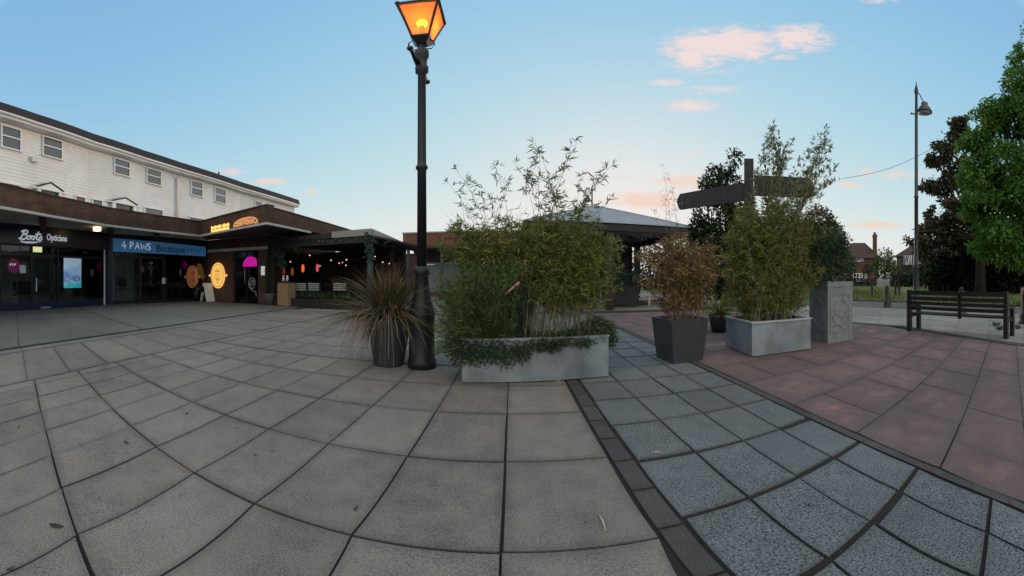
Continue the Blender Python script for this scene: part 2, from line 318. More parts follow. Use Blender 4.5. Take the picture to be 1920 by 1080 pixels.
def clap():
    m, t = NT('white_clapboard'); g = G(t); ge = g.n('ShaderNodeNewGeometry'); sp = g.n('ShaderNodeSeparateXYZ'); g.l(ge.outputs['Position'], sp.inputs[0])
    fr = g.math('FRACT', g.math('MULTIPLY', sp.outputs[2], 1 / 0.17)); n = g.noise(0.8, 6, 0.65)
    c = g.mix(1.0, g.ramp(n, [(0.3, (0.68, 0.655, 0.62)), (0.7, (0.82, 0.80, 0.765))]), g.ramp(fr, [(0.0, (0.62, 0.62, 0.62)), (0.10, (1, 1, 1)), (1.0, (1, 1, 1))]), 'MULTIPLY')
    g.bsdf(c, 0.55, fr, 1.0, -0.03); return m
M['clap'] = clap()
GREENS = [(0.0, (0.035, 0.085, 0.016)), (0.45, (0.09, 0.20, 0.034)), (0.8, (0.17, 0.31, 0.055)), (1.0, (0.27, 0.36, 0.10))]
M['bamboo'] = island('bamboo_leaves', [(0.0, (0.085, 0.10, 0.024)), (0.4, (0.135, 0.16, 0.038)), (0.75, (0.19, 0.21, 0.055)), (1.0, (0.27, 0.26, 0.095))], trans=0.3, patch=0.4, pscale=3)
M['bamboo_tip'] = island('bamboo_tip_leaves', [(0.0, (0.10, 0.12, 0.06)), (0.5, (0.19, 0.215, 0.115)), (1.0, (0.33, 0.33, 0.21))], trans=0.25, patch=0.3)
M['dry'] = island('dry_bamboo_leaves', [(0.0, (0.095, 0.062, 0.028)), (0.5, (0.205, 0.142, 0.066)), (0.85, (0.31, 0.23, 0.115)), (1.0, (0.48, 0.39, 0.23))], trans=0.2, patch=0.4, pscale=4)
M['broom'] = island('broom_leaves', [(0.0, (0.030, 0.053, 0.022)), (0.5, (0.070, 0.118, 0.043)), (1.0, (0.15, 0.21, 0.085))], trans=0.2, pscale=4)
M['shrub'] = island('dark_shrub_leaves', [(0.0, (0.012, 0.026, 0.013)), (0.5, (0.026, 0.056, 0.026)), (1.0, (0.06, 0.105, 0.045))], pscale=3)
M['hebe'] = island('trailing_leaves', [(0.0, (0.02, 0.032, 0.014)), (0.5, (0.048, 0.07, 0.032)), (1.0, (0.11, 0.135, 0.08))], pscale=5)
M['tree'] = island('green_tree_leaves', GREENS, trans=0.35, patch=0.55, pscale=0.45)
M['copper'] = island('copper_tree_leaves', [(0.0, (0.018, 0.026, 0.011)), (0.45, (0.06, 0.07, 0.03)), (0.6, (0.13, 0.095, 0.058)), (0.82, (0.21, 0.13, 0.095)), (1.0, (0.38, 0.235, 0.185))], trans=0.2, patch=0.55, pscale=0.4)  # dark green and copper leaf tones; pinkish upper stops paint in sunset-lit edges
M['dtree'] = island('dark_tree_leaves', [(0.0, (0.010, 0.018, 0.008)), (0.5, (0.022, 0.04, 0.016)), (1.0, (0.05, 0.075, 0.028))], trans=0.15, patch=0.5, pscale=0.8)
M['ivy'] = island('ivy_leaves', [(0.0, (0.012, 0.032, 0.022)), (0.5, (0.03, 0.072, 0.052)), (1.0, (0.08, 0.14, 0.11))], pscale=4)
M['sedge'] = island('brown_sedge_blades', [(0.0, (0.042, 0.036, 0.016)), (0.5, (0.088, 0.072, 0.034)), (0.85, (0.15, 0.118, 0.060)), (1.0, (0.27, 0.22, 0.14))], patch=0.25, pscale=6)
M['straw'] = island('dead_sedge_blades', [(0.0, (0.12, 0.09, 0.07)), (0.5, (0.22, 0.175, 0.14)), (1.0, (0.36, 0.30, 0.25))], patch=0.15)
M['grass'] = island('verge_grass', [(0.0, (0.07, 0.10, 0.02)), (1.0, (0.15, 0.18, 0.045))], patch=0.6, pscale=0.5)
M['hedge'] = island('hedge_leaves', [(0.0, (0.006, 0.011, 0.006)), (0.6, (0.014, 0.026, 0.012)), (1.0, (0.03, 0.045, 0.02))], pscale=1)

# ------------------------------------------------------------------ foliage builders
def leaves(name, P, D, L, W, mat, parent=None, fold=0.35, droop=0.0):
    P, D = np.asarray(P, float), np.asarray(D, float); n = len(P)
    if n == 0: return None
    D = D / (np.linalg.norm(D, axis=1)[:, None] + 1e-9); L = np.broadcast_to(L, (n,))[:, None]; W = np.broadcast_to(W, (n,))[:, None]
    r = rng.normal(size=(n, 3)); S = np.cross(D, r); S /= np.linalg.norm(S, axis=1)[:, None] + 1e-9; N = np.cross(S, D)
    mid = P + D * L * 0.42 - np.array([0, 0, 1]) * L * droop * 0.3; tip = P + D * L - np.array([0, 0, 1]) * L * droop
    V = np.stack([P, mid + S * W / 2 + N * W * fold * 0.5, tip, mid - S * W / 2 + N * W * fold * 0.5], 1).reshape(-1, 3) - np.array(off(parent))
    me = bpy.data.meshes.new(name); me.vertices.add(4 * n); me.vertices.foreach_set('co', V.ravel())
    me.loops.add(4 * n); me.loops.foreach_set('vertex_index', np.arange(4 * n, dtype=np.int32))
    me.polygons.add(n); me.polygons.foreach_set('loop_start', np.arange(0, 4 * n, 4, dtype=np.int32)); me.polygons.foreach_set('loop_total', np.full(n, 4, np.int32))
    me.update(calc_edges=True); me.validate(); return obj(name, me, mat, parent)
def blades(name, curves, w0, mat, parent=None, k=6):      # arching ribbons: (base, tip, lift)
    mb = MB()
    for b, t, lift in curves:
        b, t = np.array(b), np.array(t); c = (b + t) / 2 + np.array([0, 0, lift]); h = t - b; s = np.array([-h[1], h[0], 0.0]) + rng.normal(size=3) * 0.02
        s = s / (np.linalg.norm(s) + 1e-9); s = s * 0.8 + rng.normal(size=3) * 0.35; s /= np.linalg.norm(s); V = []
        for i in range(k + 1):
            q = i / k; p = b * (1 - q) ** 2 + 2 * c * q * (1 - q) + t * q * q; ww = w0 * (1 - 0.85 * q ** 1.5) / 2
            V += [p - s * ww, p + s * ww]
        mb.add(V, [(2 * i, 2 * i + 1, 2 * i + 3, 2 * i + 2) for i in range(k)], 0, True)
    return mb.build(name, mat, parent)
def blob_points(blobs, n, shell=0.55, gaps=0.0, gs=1.0):  # blobs: (centre, radii); points biased towards the surface, with noise gaps
    ws = np.array([(b[1][0] * b[1][1] + b[1][1] * b[1][2] + b[1][0] * b[1][2]) for b in blobs]); ws = ws / ws.sum(); P, D = [], []
    while len(P) < n:
        i = rng.choice(len(blobs), p=ws); c, r = blobs[i]; d = rng.normal(size=3); d /= np.linalg.norm(d)
        q = shell + (1 - shell) * rng.random() ** 0.7; q *= 0.86 + 0.28 * rng.random(); p = np.array(c) + d * np.array(r) * q
        if gaps > 0 and mnoise.noise(Vector(p * gs)) < -0.5 + gaps * (0.4 + 0.6 * q): continue
        P.append(p); D.append(d * 0.6 + rng.normal(size=3) * 0.8 + np.array([0, 0, -0.25]))
    return np.array(P), np.array(D)
def bamboo(canes, twigs, lf, parent, mat, cmat, r0=0.006, tfrom=0.25, spread=0.28, w=0.013, name='foliage', tip_mat=None, tip_z=9, dens=1.0, up=-0.05):
    mb = MB(); P, D, L = [], [], []
    for b, t in canes:
        b, t = np.array(b), np.array(t); h = np.linalg.norm(t - b); c = b * 0.45 + t * 0.55 + np.array([0, 0, 0.16 * h]) - (t - b) * np.array([0.25, 0.25, 0]); k = 7
        pts = [b * (1 - q) ** 2 + 2 * c * q * (1 - q) + t * q * q for q in np.linspace(0, 1, k)]
        mb.tube(pts, [r0 * (1 - 0.8 * i / (k - 1)) for i in range(k)], 4, cap=False)
        for j in range(int(twigs * h * dens)):
            q = tfrom + (1 - tfrom) * rng.random(); p = b * (1 - q) ** 2 + 2 * c * q * (1 - q) + t * q * q
            a = rng.random() * 6.283; o = np.array([math.cos(a), math.sin(a), 0.55 + 0.5 * rng.random()]); o /= np.linalg.norm(o)
            tl = spread * (0.35 + 0.65 * rng.random()) * (1.15 - 0.75 * q); e = p + o * tl
            if h > 1.2: mb.tube([p, e], [0.0016, 0.0008], 3, cap=False)
            for m in range(rng.integers(3, 7)):
                s = 0.35 + 0.65 * rng.random(); P.append(p + (e - p) * s)
                D.append(o * 0.7 + rng.normal(size=3) * (0.55 if up < 0.1 else 0.28) + np.array([0, 0, up])); L.append(lf * (0.55 + 0.6 * rng.random()))
    mb.build('canes', cmat, parent); P, D, L = np.array(P), np.array(D), np.array(L)
    if tip_mat is None: leaves(name, P, D, L, w, mat, parent, droop=0.2)
    else:
        up = P[:, 2] > tip_z; leaves(name, P[~up], D[~up], L[~up], w, mat, parent, droop=0.2); leaves('upper_foliage', P[up], D[up], L[up], w, tip_mat, parent, droop=0.2)
def tree(name, label, base, h, blobs, n, leaf, mat, trunk_r, group=None, gaps=0.35, gs=0.7, trunk_h=None, shell=0.5, lean=(0, 0), lw=0.55):
    t = thing(name, label, 'tree', base, group); b = Vector(base); mb = MB(); th = trunk_h or h * 0.35; fork = b + Vector((lean[0], lean[1], th))
    mb.tube([b - Vector((0, 0, 0.15)), b + Vector((0, 0, 0.2 * th)), b * 0.5 + fork * 0.5, fork], [trunk_r * 1.35, trunk_r * 1.05, trunk_r * 0.9, trunk_r * 0.75], 10)
    for c, r in blobs:
        c = Vector(c); m = fork.lerp(c, 0.5) + Vector((rng.normal() * 0.15 * h * 0.1, rng.normal() * 0.15 * h * 0.1, 0.03 * h)); mb.tube([fork - Vector((0, 0, 0.1)), m, c], [trunk_r * 0.28, trunk_r * 0.15, trunk_r * 0.04], 6)
        for k in range(4):
            d = Vector(rng.normal(size=3)); d.z = abs(d.z) * 0.6; d.normalize(); mb.tube([m.lerp(c, 0.4 + 0.12 * k), c + Vector((d.x * r[0], d.y * r[1], d.z * r[2])) * 0.85], [trunk_r * 0.15, trunk_r * 0.03], 4, cap=False)
    mb.build('trunk', M['bark'], t); P, D = blob_points(blobs, n, shell, gaps, gs)
    leaves('crown', P, D, leaf * (0.6 + 0.8 * rng.random(len(P))), leaf * lw * (0.7 + 0.6 * rng.random(len(P))), mat, t, droop=0.15); return t
def copy_tree(o, parent=None, loc=None, rz=None):
    c = o.copy(); COL.objects.link(c)
    if parent: c.parent = parent
    for ch in list(o.children): copy_tree(ch, c)
    if loc is not None: c.location = loc
    if rz is not None: c.rotation_euler = (0, 0, rz)
    return c

# ------------------------------------------------------------------ ground and paving
def warp(X, Y):                              # regular paving grid -> ground (the joints of the real paving fan out slightly to the sides)
    f, y0, s, a3, a5, e, g = 891.95, 523.63, 1.0857, .6401, -.1157, .255, -.4018
    d = math.hypot(X, Y); lo = max(-2.05, min(2.05, math.atan2(X, Y))); u = lo * 0.6
    for _ in range(20):
        fv = 960 / f * (u + a3 * u ** 3 + a5 * u ** 5) - lo; u -= fv / (960 / f * (1 + 3 * a3 * u * u + 5 * a5 * u ** 4))
    k = max(0.3, 1 + e * u * u + g * u ** 4); y = y0 + f / s * math.atan(CH / d / k)
    la = (y - PY0) / PF; dd = CH / math.tan(la); lp = 960 * u / PF
    return dd * math.sin(lp), dd * math.cos(lp)
def ok(X, Y): return math.hypot(X, Y) > 0.3 and abs(math.atan2(X, Y)) < 2.03
def cell(mb, x0, x1, y0, y1, gap, z=0.0, n=(1, 1), jit=0.0, warpf=warp, split=(False, False), gapy=None):
    while not all(ok(x, y) for x in (x0, x1) for y in (y0, y1)):
        y0 += 0.06
        if y0 > y1 - 0.1: return
    g = gap / 2; gy = (gapy or gap) / 2; e = (lambda: g * (1 + 0.35 * rng.normal())) if jit else (lambda: g); x0 += e() + 0.03 * split[1]; x1 -= e(); y0 += e() * gy / max(g, 1e-6); y1 -= e() * gy / max(g, 1e-6) + 0.04 * split[0]; nx, ny = n; j = rng.normal(size=4) * jit if jit else np.zeros(4)
    V = []
    for i in range(nx + 1):
        for k in range(ny + 1):
            X, Y = warpf(x0 + (x1 - x0) * i / nx, y0 + (y1 - y0) * k / ny); V.append((X, Y, z + j[0] + j[1] * (i / nx - .5) + j[2] * (k / ny - .5)))
    F = [(i * (ny + 1) + k, (i + 1) * (ny + 1) + k, (i + 1) * (ny + 1) + k + 1, i * (ny + 1) + k + 1) for i in range(nx) for k in range(ny)]
    ring = [i * (ny + 1) for i in range(nx + 1)] + [nx * (ny + 1) + k for k in range(1, ny + 1)] + [i * (ny + 1) + ny for i in range(nx - 1, -1, -1)] + [k for k in range(ny - 1, 0, -1)]
    b = len(V); V += [(V[i][0], V[i][1], z - 0.03) for i in ring]; m = len(ring)
    F += [(ring[i], b + i, b + (i + 1) % m, ring[(i + 1) % m]) for i in range(m)]
    mb.add(V, F)
    uv = [(i / nx, k / ny, 0) for i in range(nx + 1) for k in range(ny + 1)]; mb.uv += uv + [uv[i] for i in ring]
def struct(name, mb, mat): return tag(mb.build(name, mat), kind='structure')
gm_ = MB(); gm_.add([(-500, -500, -0.034), (500, -500, -0.034), (500, 500, -0.034), (-500, 500, -0.034)], [(0, 1, 2, 3)]); struct('ground', gm_, M['conc'])
jm = MB()
for X0 in range(-10, 11, 1):
    for Y0 in range(-3, 17, 1): cell(jm, X0, X0 + 1, Y0, Y0 + 1, 0, -0.014)
struct('paving_bed', jm, M['joint'])
rows = [-1.72, -0.6, 0.55, 1.74, 2.83, 3.95, 5.04, 6.22] + [6.22 + 1.14 * k for k in range(1, 10)]
cols = [0.59] + [-0.04 - 0.6075 * k for k in range(10)] + [-5.85]
pv = MB()
for i in range(len(rows) - 1):
    for k in range(len(cols) - 1): cell(pv, cols[k + 1], cols[k], rows[i], rows[i + 1], 0.012 if rows[i] < 6 else 0.009, 0, (1, 1), 0.0014, split=(rows[i + 1] == 6.22, k == len(cols) - 2), gapy=0.026 if rows[i] < 6 else 0.016)
    cell(pv, -8.40, -5.85, rows[i] - 0.2, rows[i + 1] - 0.2, 0.022, 0, (3, 1), 0.001)
struct('paving', pv, M['slab_beige'])
pb = MB(); bc = [0.757, 1.185, 1.63, 2.07, 2.49]; br_ = [-1.4, -0.58, 0.22, 1.10, 1.88, 2.68, 3.50, 4.30] + [4.30 + 0.8 * k for k in range(1, 16)]
for i in range(len(br_) - 1):
    for k in range(4): cell(pb, bc[k], bc[k + 1], br_[i], br_[i + 1], 0.022 if br_[i] < 2.2 else 0.018, 0.0, (1, 1), 0.0013, gapy=0.058 if br_[i] < 3.4 else 0.04)
struct('granite_path', pb, M['slab_blue'])
ps = MB()
ys = -1.4
while ys < 16: cell(ps, 0.605, 0.742, ys, ys + 0.45, 0.013, 0.0, (1, 1), 0.001); cell(ps, 2.505, 2.615, ys, ys + 0.5, 0.012, 0.0, (1, 1), 0.001); ys += 0.46
struct('path_edging', ps, M['setts'])
pr = MB(); rr = [-1.45, -0.29, 0.87, 2.02, 3.13, 4.27, 5.40] + [5.40 + 1.14 * k for k in range(1, 10)]
for i in range(len(rr) - 1):
    xs = [2.63] + [2.63 + (0.6 if i % 2 else 1.07) + 1.07 * k for k in range(7)]
    for k in range(len(xs) - 1): cell(pr, xs[k], min(xs[k + 1], 9.75), rr[i], rr[i + 1], 0.012, 0.0, (1, 1), 0.0012, gapy=0.018) if xs[k] < 9.6 else None
struct('plaza', pr, M['slab_red'])
kb = MB(); ky = -2.4
while ky < 15:
    X0 = -8.98 - 0.012 * max(0, ky - 3) ** 1.6 * 0.0; cell(kb, -8.82, -8.44, ky, ky + 0.9, 0.012, 0.0, (1, 1)); ky += 0.9
struct('kerb', kb, M['conc'])
wk = MB()
for y0, y1 in ((-2.5, 0.2), (0.2, 5.66), (5.72, 9.2), (9.22, 14.0), (14.0, 17.0)):
    n = max(1, int((y1 - y0) / 1.0))
    for x0, x1 in ((-26, -9.06),): cell(wk, x0, x1, y0, y1, 0.03, 0.003, (10, n))
struct('walkway', wk, M['conc_d'])
def sheet(name, pts, z, mat):
    mb = MB(); mb.add([(p[0], p[1], z) for p in pts], [tuple(range(len(pts)))]); return struct(name, mb, mat)
# pavement, road and verge on the right-hand side
e0, e1, e2 = at(1560, 601), at(1700, 612), at(1920, 645); k0, k1, k2 = at(1560, 573.5), at(1700, 579), at(1920, 590); r0, r1, r2 = at(1560, 562), at(1700, 566.5), at(1920, 573.5)
def ext(a, b, k): return b + (b - a) * k
e3, k3, r3 = ext(e1, e2, 4), ext(k1, k2, 6), ext(r1, r2, 8); eN, kN, rN = ext(e1, e0, 3), ext(k1, k0, 6), ext(r1, r0, 7)
fp = MB()                                    # footpath slabs: rows of quads between the plaza edge and the kerb
EA, KA = [eN, e0, e1, e2, e3], [kN, k0, k1, k2, k3]
for i in range(4):
    n = max(1, round((EA[i + 1] - EA[i]).length / 0.9))
    for j in range(n):
        a0, a1 = EA[i].lerp(EA[i + 1], j / n), EA[i].lerp(EA[i + 1], (j + 1) / n); b0, b1 = KA[i].lerp(KA[i + 1], j / n), KA[i].lerp(KA[i + 1], (j + 1) / n)
        for q in range(5):
            t0, t1 = q / 5 + 0.002, (q + 1) / 5 - 0.002; P = [a0.lerp(b0, t0), a0.lerp(b0, t1), a1.lerp(b1, t1), a1.lerp(b1, t0)]
            c = (P[0] + P[1] + P[2] + P[3]) / 4; fp.add([p.lerp(c, 0.008) + Vector((0, 0, 0.006 + 0.002 * rng.random())) for p in P], [(3, 2, 1, 0)])
struct('footpath', fp, M['conc_l'])
sheet('footpath_bed', [eN, e0, e1, e2, e3, k3, k2, k1, k0, kN], -0.004, M['joint'])
ed = MB()
for i in range(4):
    a, b = EA[i], EA[i + 1]; t = (b - a).normalized(); nn_ = Vector((-t.y, t.x, 0)); s = -0.20 if nn_.x > 0 else 0.20
    P = [a, b, b + nn_ * s, a + nn_ * s]; P = P if (P[1] - P[0]).cross(P[2] - P[1]).z > 0 else P[::-1]; ed.prism([(p.x, p.y) for p in P], -0.01, 0.012)
struct('plaza_edging', ed, M['setts'])
rk = MB()
for i in range(4):
    a, b = KA[i], KA[i + 1]; t = (b - a).normalized(); nn_ = Vector((-t.y, t.x, 0)); s = 0.15 if nn_.x > 0 else -0.15
    P = [a, b, b + nn_ * s, a + nn_ * s]; P = P if (P[1] - P[0]).cross(P[2] - P[1]).z > 0 else P[::-1]; rk.prism([(p.x, p.y) for p in P], -0.03, 0.03)
struct('road_kerb', rk, M['conc'])
sheet('road', [kN, k0, k1, k2, k3, r3, r2, r1, r0, rN], -0.012, M['asphalt'])
vN, v3 = rN * 2.6, r3 * 2.4
vg = MB(); VA, VB = [rN, r0, r1, r2, r3], [rN * 2.0 + Vector((0, 8, 0)), r0 * 2.3, r1 * 2.6, r2 * 2.8, r3 * 2.2]
for i in range(4):
    n = 14
    for j in range(n):
        for q in range(10):
            a0, a1 = VA[i].lerp(VA[i + 1], j / n), VA[i].lerp(VA[i + 1], (j + 1) / n); b0, b1 = VB[i].lerp(VB[i + 1], j / n), VB[i].lerp(VB[i + 1], (j + 1) / n)
            vg.add([p + Vector((0, 0, 0.03)) for p in (a0.lerp(b0, q / 10), a0.lerp(b0, (q + 1) / 10), a1.lerp(b1, (q + 1) / 10), a1.lerp(b1, q / 10))], [(3, 2, 1, 0)])
struct('verge', vg, plain('verge_turf', (0.10, 0.125, 0.035), 0.95, 0.35, 1.2))
P, D, L = [], [], []
for _ in range(9000):
    i = rng.choice(4, p=[.2, .3, .4, .1]); q = rng.random() ** 1.4; p = VA[i].lerp(VA[i + 1], rng.random()).lerp(VB[i].lerp(VB[i + 1], rng.random()), q); P.append((p.x, p.y, 0.03)); D.append((rng.normal() * .4, rng.normal() * .4, 1))
tag(leaves('grass', P, D, 0.10 + 0.10 * rng.random(len(P)), 0.05, M['grass']), 'short mown grass on the verge beyond the road', 'grass', kind='stuff')

# ------------------------------------------------------------------ shops under the canopy, on the left
P1, P2 = at(203, 571), at(389, 563.5); P0 = at(0, 584); P0 = P0 + (P0 - P1) * 1.1
FA, FB = Face(P0, P1), Face(P1, P2)
ZC = 3.20                                    # underside of the canopy
def atz(x, y, z): d = (z - CH) / math.tan((PY0 - y) / PF); lo = (x - 960) / PF; return Vector((d * math.sin(lo), d * math.cos(lo), 0))
C1, C2, C3, C4 = atz(200, 425, ZC), atz(376, 444, ZC), atz(500, 421, ZC), atz(578, 437, ZC)
Ca, Cb, Cc = atz(0, 392, ZC), atz(100, 409, ZC), atz(290, 435.5, ZC); C0 = Ca + (Ca - Cb) * 2.6; C4 = C3 + (C4 - C3).normalized() * 9.5
def shopbox(F, a0, a1, depth, zt, parent, mat, fmat):
    mb = MB(); q = lambda a, z, o: tuple(F.at(a, z, o))
    mb.add([q(a0, 0.02, -depth), q(a1, 0.02, -depth), q(a1, zt, -depth), q(a0, zt, -depth)], [(0, 1, 2, 3)])
    mb.add([q(a0, 0.02, 0), q(a0, 0.02, -depth), q(a0, zt, -depth), q(a0, zt, 0)], [(0, 1, 2, 3)]); mb.add([q(a1, 0.02, -depth), q(a1, 0.02, 0), q(a1, zt, 0), q(a1, zt, -depth)], [(0, 1, 2, 3)])
    mb.add([q(a0, zt, -depth), q(a1, zt, -depth), q(a1, zt, 0), q(a0, zt, 0)], [(0, 1, 2, 3)]); mb.add([q(a0, 0.012, 0), q(a1, 0.012, 0), q(a1, 0.012, -depth), q(a0, 0.012, -depth)], [(0, 1, 2, 3)], 1)
    return mb.build('interior', [mat, fmat], parent)
# --- opticians' shop
t = thing('optician_shop', 'navy shopfront with pale opticians lettering, left of the blue signed shop', 'shop', tuple(P1))
s = lambda x, y=520, o=0: FA.px(x, y, o)[0]
zf = lambda x, y, o=0: FA.px(x, y, o)[1]
L1 = FA.len; zt, zb = zf(100, 432), zf(100, 462)
mb = MB(); FA.box(mb, 0, L1 - 0.02, zb, zt + 0.16, 0.0, 0.12); sg = mb.build('fascia_sign', M['navy'], t)
# script word drawn with strokes, then plain capitals
B = [[(0.0, 0.0), (0.15, 0.35), (0.32, 0.9), (0.40, 1.25)], [(0.06, 1.02), (0.25, 1.22), (0.5, 1.3), (0.74, 1.18), (0.74, 0.92), (0.5, 0.75), (0.30, 0.70)], [(0.30, 0.70), (0.58, 0.68), (0.72, 0.45), (0.6, 0.15), (0.3, 0.0), (0.0, 0.03), (-0.12, 0.18)],
     [(0.86, 0.55), (0.74, 0.35), (0.80, 0.08), (1.0, 0.08), (1.10, 0.35), (1.0, 0.58), (0.86, 0.55), (1.0, 0.45), (1.25, 0.55)], [(1.32, 0.55), (1.2, 0.35), (1.26, 0.08), (1.46, 0.08), (1.56, 0.35), (1.46, 0.58), (1.32, 0.55), (1.5, 0.46), (1.75, 0.55)],
     [(1.92, 1.2), (1.78, 0.55), (1.74, 0.2), (1.84, 0.04), (2.0, 0.2)], [(1.62, 0.82), (1.9, 0.88), (2.2, 0.86)], [(2.0, 0.2), (2.22, 0.6), (2.30, 0.62), (2.24, 0.4), (2.36, 0.2), (2.2, 0.0), (2.0, 0.02)], [(0.1, -0.28), (0.7, -0.42), (1.5, -0.36), (2.3, -0.18), (1.5, -0.32), (0.7, -0.36)]]
mb = MB(); a0 = s(36, 450, .12); sc = (s(77, 440, .12) - a0) / 2.35; strokes(mb, FA, [[(x, y * 0.66) for x, y in ln] for ln in B], a0 + 0.02, zf(54, 449.5, .12), sc, 0.14, 0.032, 0.12); mb.build('script_lettering', M['letter'], sg)
a0, a1 = s(84, 446, .12), s(128, 446, .12); text('lettering', 'Opticians', 0.36, 0.012, FA, (a0 + a1) / 2, zf(106, 446.5, .12), 0.135, M['letter'], sg, sx=(a1 - a0) / 1.60, bold=0.004)
mb = MB(); FA.box(mb, 0, L1 - 0.02, 0.0, 0.16, -0.02, 0.05); FA.box(mb, 0, L1 - 0.02, 0.16, 0.30, 0.0, 0.03); mb.build('stall_riser', M['navy'], t)
a_d0, a_d1 = s(59), s(97); gz0, gz1 = 0.30, zb
mb = MB()
for x in (0, 58, 99, 108, 196):
    a = s(x); FA.box(mb, a - 0.03, a + 0.03, gz0, gz1, -0.04, 0.03)
FA.box(mb, 0, L1, zf(60, 480), zf(60, 480) + 0.06, -0.035, 0.028); FA.box(mb, 0, L1, gz1 - 0.05, gz1 + 0.02, -0.03, 0.02); mb.build('frame', M['black'], t)
mb = MB(); FA.box(mb, 0, a_d0 - 0.035, gz0, gz1, -0.015, -0.005); mb.build('window', M['glass'], t)
mb = MB(); FA.box(mb, s(99) + 0.035, L1 - 0.3, gz0, gz1, -0.015, -0.005); mb.build('window', M['glass'], t)
mb = MB(); FA.box(mb, a_d0 + 0.03, a_d1, 0.06, zf(60, 482), -0.02, -0.008); dr = mb.build('door', M['glass'], t)
mb = MB(); FA.box(mb, a_d0 + 0.03, a_d0 + 0.10, 0.06, 2.2, -0.03, 0.0); FA.box(mb, a_d1 - 0.07, a_d1, 0.06, 2.2, -0.03, 0.0); FA.box(mb, a_d0 + 0.1, a_d1 - 0.07, 0.06, 0.3, -0.03, 0.0); mb.build('door_frame', M['black'], dr)
mb = MB(); ah = s(66); mb.tube([FA.at(ah, zf(66, 546), .01), FA.at(ah, zf(66, 546), .09), FA.at(ah, zf(66, 522), .09), FA.at(ah, zf(66, 522), .01)], 0.025, 6); mb.build('handle', M['white'], dr)
mb = MB(); FA.box(mb, s(75), s(93), 0.03, 0.10, 0.02, 0.08); mb.build('threshold_plate', M['silver'], t)
mb = MB(); FA.box(mb, L1 - 0.30, L1 - 0.02, 0.16, zb, -0.05, 0.05); mb.build('pilaster', M['navy'], t)
mb = MB(); mb.bar(FA.at(L1 - 0.33, 0.02, 0.08), FA.at(L1 - 0.33, zf(198, 467), 0.08), 0.055, 0.05); mb.build('corner_trim', M['white'], t)
mb = MB(); FA.box(mb, s(177), s(192), zf(185, 563), zf(185, 484), -0.2, -0.17); mb.build('window_panel', M['paper'], t)
shopbox(FA, 0.02, L1 - 0.06, 5.0, gz1 + 0.1, t, M['room'], M['floor_in'])
sc_t = thing('advertising_screen', 'glowing turquoise advertising screen behind the opticians window', 'screen', tuple(FA.at(s(141), 0.4, -0.3)))
mb = MB(); FA.box(mb, s(123.5), s(159.5), zf(141, 543.5), zf(141, 480.5), -0.32, -0.20); mb.build('housing', M['black'], sc_t)
def screen_mat():
    m, tt = NT('lit_advert'); g = G(tt); ge = g.n('ShaderNodeNewGeometry'); sp = g.n('ShaderNodeSeparateXYZ'); g.l(ge.outputs['Position'], sp.inputs[0])
    f = g.math('ADD', g.math('MULTIPLY', sp.outputs[2], 0.52), g.math('MULTIPLY', g.math('SUBTRACT', g.noise(2.2, 2), 0.5), 0.55))
    c = g.ramp(f, [(0.2, (0.02, 0.55, 0.62)), (0.36, (0.10, 0.60, 0.68)), (0.5, (0.02, 0.62, 0.70)), (0.58, (0.42, 0.62, 0.85)), (0.66, (0.20, 0.32, 0.72)), (0.75, (0.36, 0.56, 0.85)), (0.95, (0.55, 0.75, 0.85))])
    b = g.bsdf((0.02, 0.02, 0.02), 0.3); g.l(c, b.inputs['Emission Color']); b.inputs['Emission Strength'].default_value = 0.42; return m
mb = MB(); FA.box(mb, s(125), s(158), zf(141, 540), zf(141, 484), -0.20, -0.19); scn = mb.build('display', screen_mat(), sc_t)
mb = MB()
for cx in (131, 149): mb.tube([FA.at(s(cx) + 0.16 * math.cos(k * .52), zf(141, 523) + 0.10 * math.sin(k * .52), -0.185) for k in range(13)], 0.014, 4)
mb.tube([FA.at(s(136), zf(141, 523), -0.185), FA.at(s(144), zf(141, 523), -0.185)], 0.014, 4); mb.build('spectacles_picture', emis('screen_dark', (0.05, 0.08, 0.2), 0.08), scn)
ds = thing('window_sticker', 'round magenta offer sticker on the opticians glass', 'sticker', tuple(FA.at(s(26), zf(26, 497), 0)))
mb = MB(); n = 24; r = 0.27; mb.add([FA.at(s(26) + r * math.cos(2 * math.pi * k / n), zf(26, 498) + r * math.sin(2 * math.pi * k / n), o) for o in (0.0, 0.006) for k in range(n)], [tuple(range(n, 2 * n))] + [(k, (k + 1) % n, n + (k + 1) % n, n + k) for k in range(n)]); mb.build('disc', plain('magenta_film', (0.42, 0.02, 0.13), 0.5, 0.1, 3), ds)
mb = MB()
for k in range(3): mb.tube([FA.at(s(26) - 0.15 + 0.1 * k + 0.03 * math.cos(j), zf(26, 496) + 0.05 * math.sin(j * 1.3), 0.012) for j in range(6)], 0.011, 4)
mb.build('print', M['letter'], ds)
mb = MB(); FA.box(mb, s(37), s(48), zf(43, 512), zf(43, 497), 0.0, 0.006); nt = tag(mb.build('notice', M['paper']), 'small pale paper notice beside the magenta sticker', 'notice')
st = thing('leaflet_stand', 'tall wire leaflet stand with white leaflets behind the shop window', 'stand', tuple(FA.at(s(33), 0.02, -0.3)))
mb = MB()
for a in (s(27), s(40)): mb.bar(FA.at(a, 0.02, -0.3), FA.at(a, zf(33, 517), -0.3), 0.03, 0.03)
for k in range(7): mb.bar(FA.at(s(27), 0.5 + 0.2 * k, -0.3), FA.at(s(40), 0.5 + 0.2 * k, -0.3), 0.025, 0.02)
mb.build('rack', M['silver'], st); mb = MB(); FA.box(mb, s(27.5), s(39.5), zf(33, 575), zf(33, 556), -0.29, -0.25); mb.build('leaflets', M['paper'], st)
dk = thing('reception_desk', 'grey reception desk seen through the opticians door', 'desk', tuple(FA.at(s(80), 0.02, -2.2)))
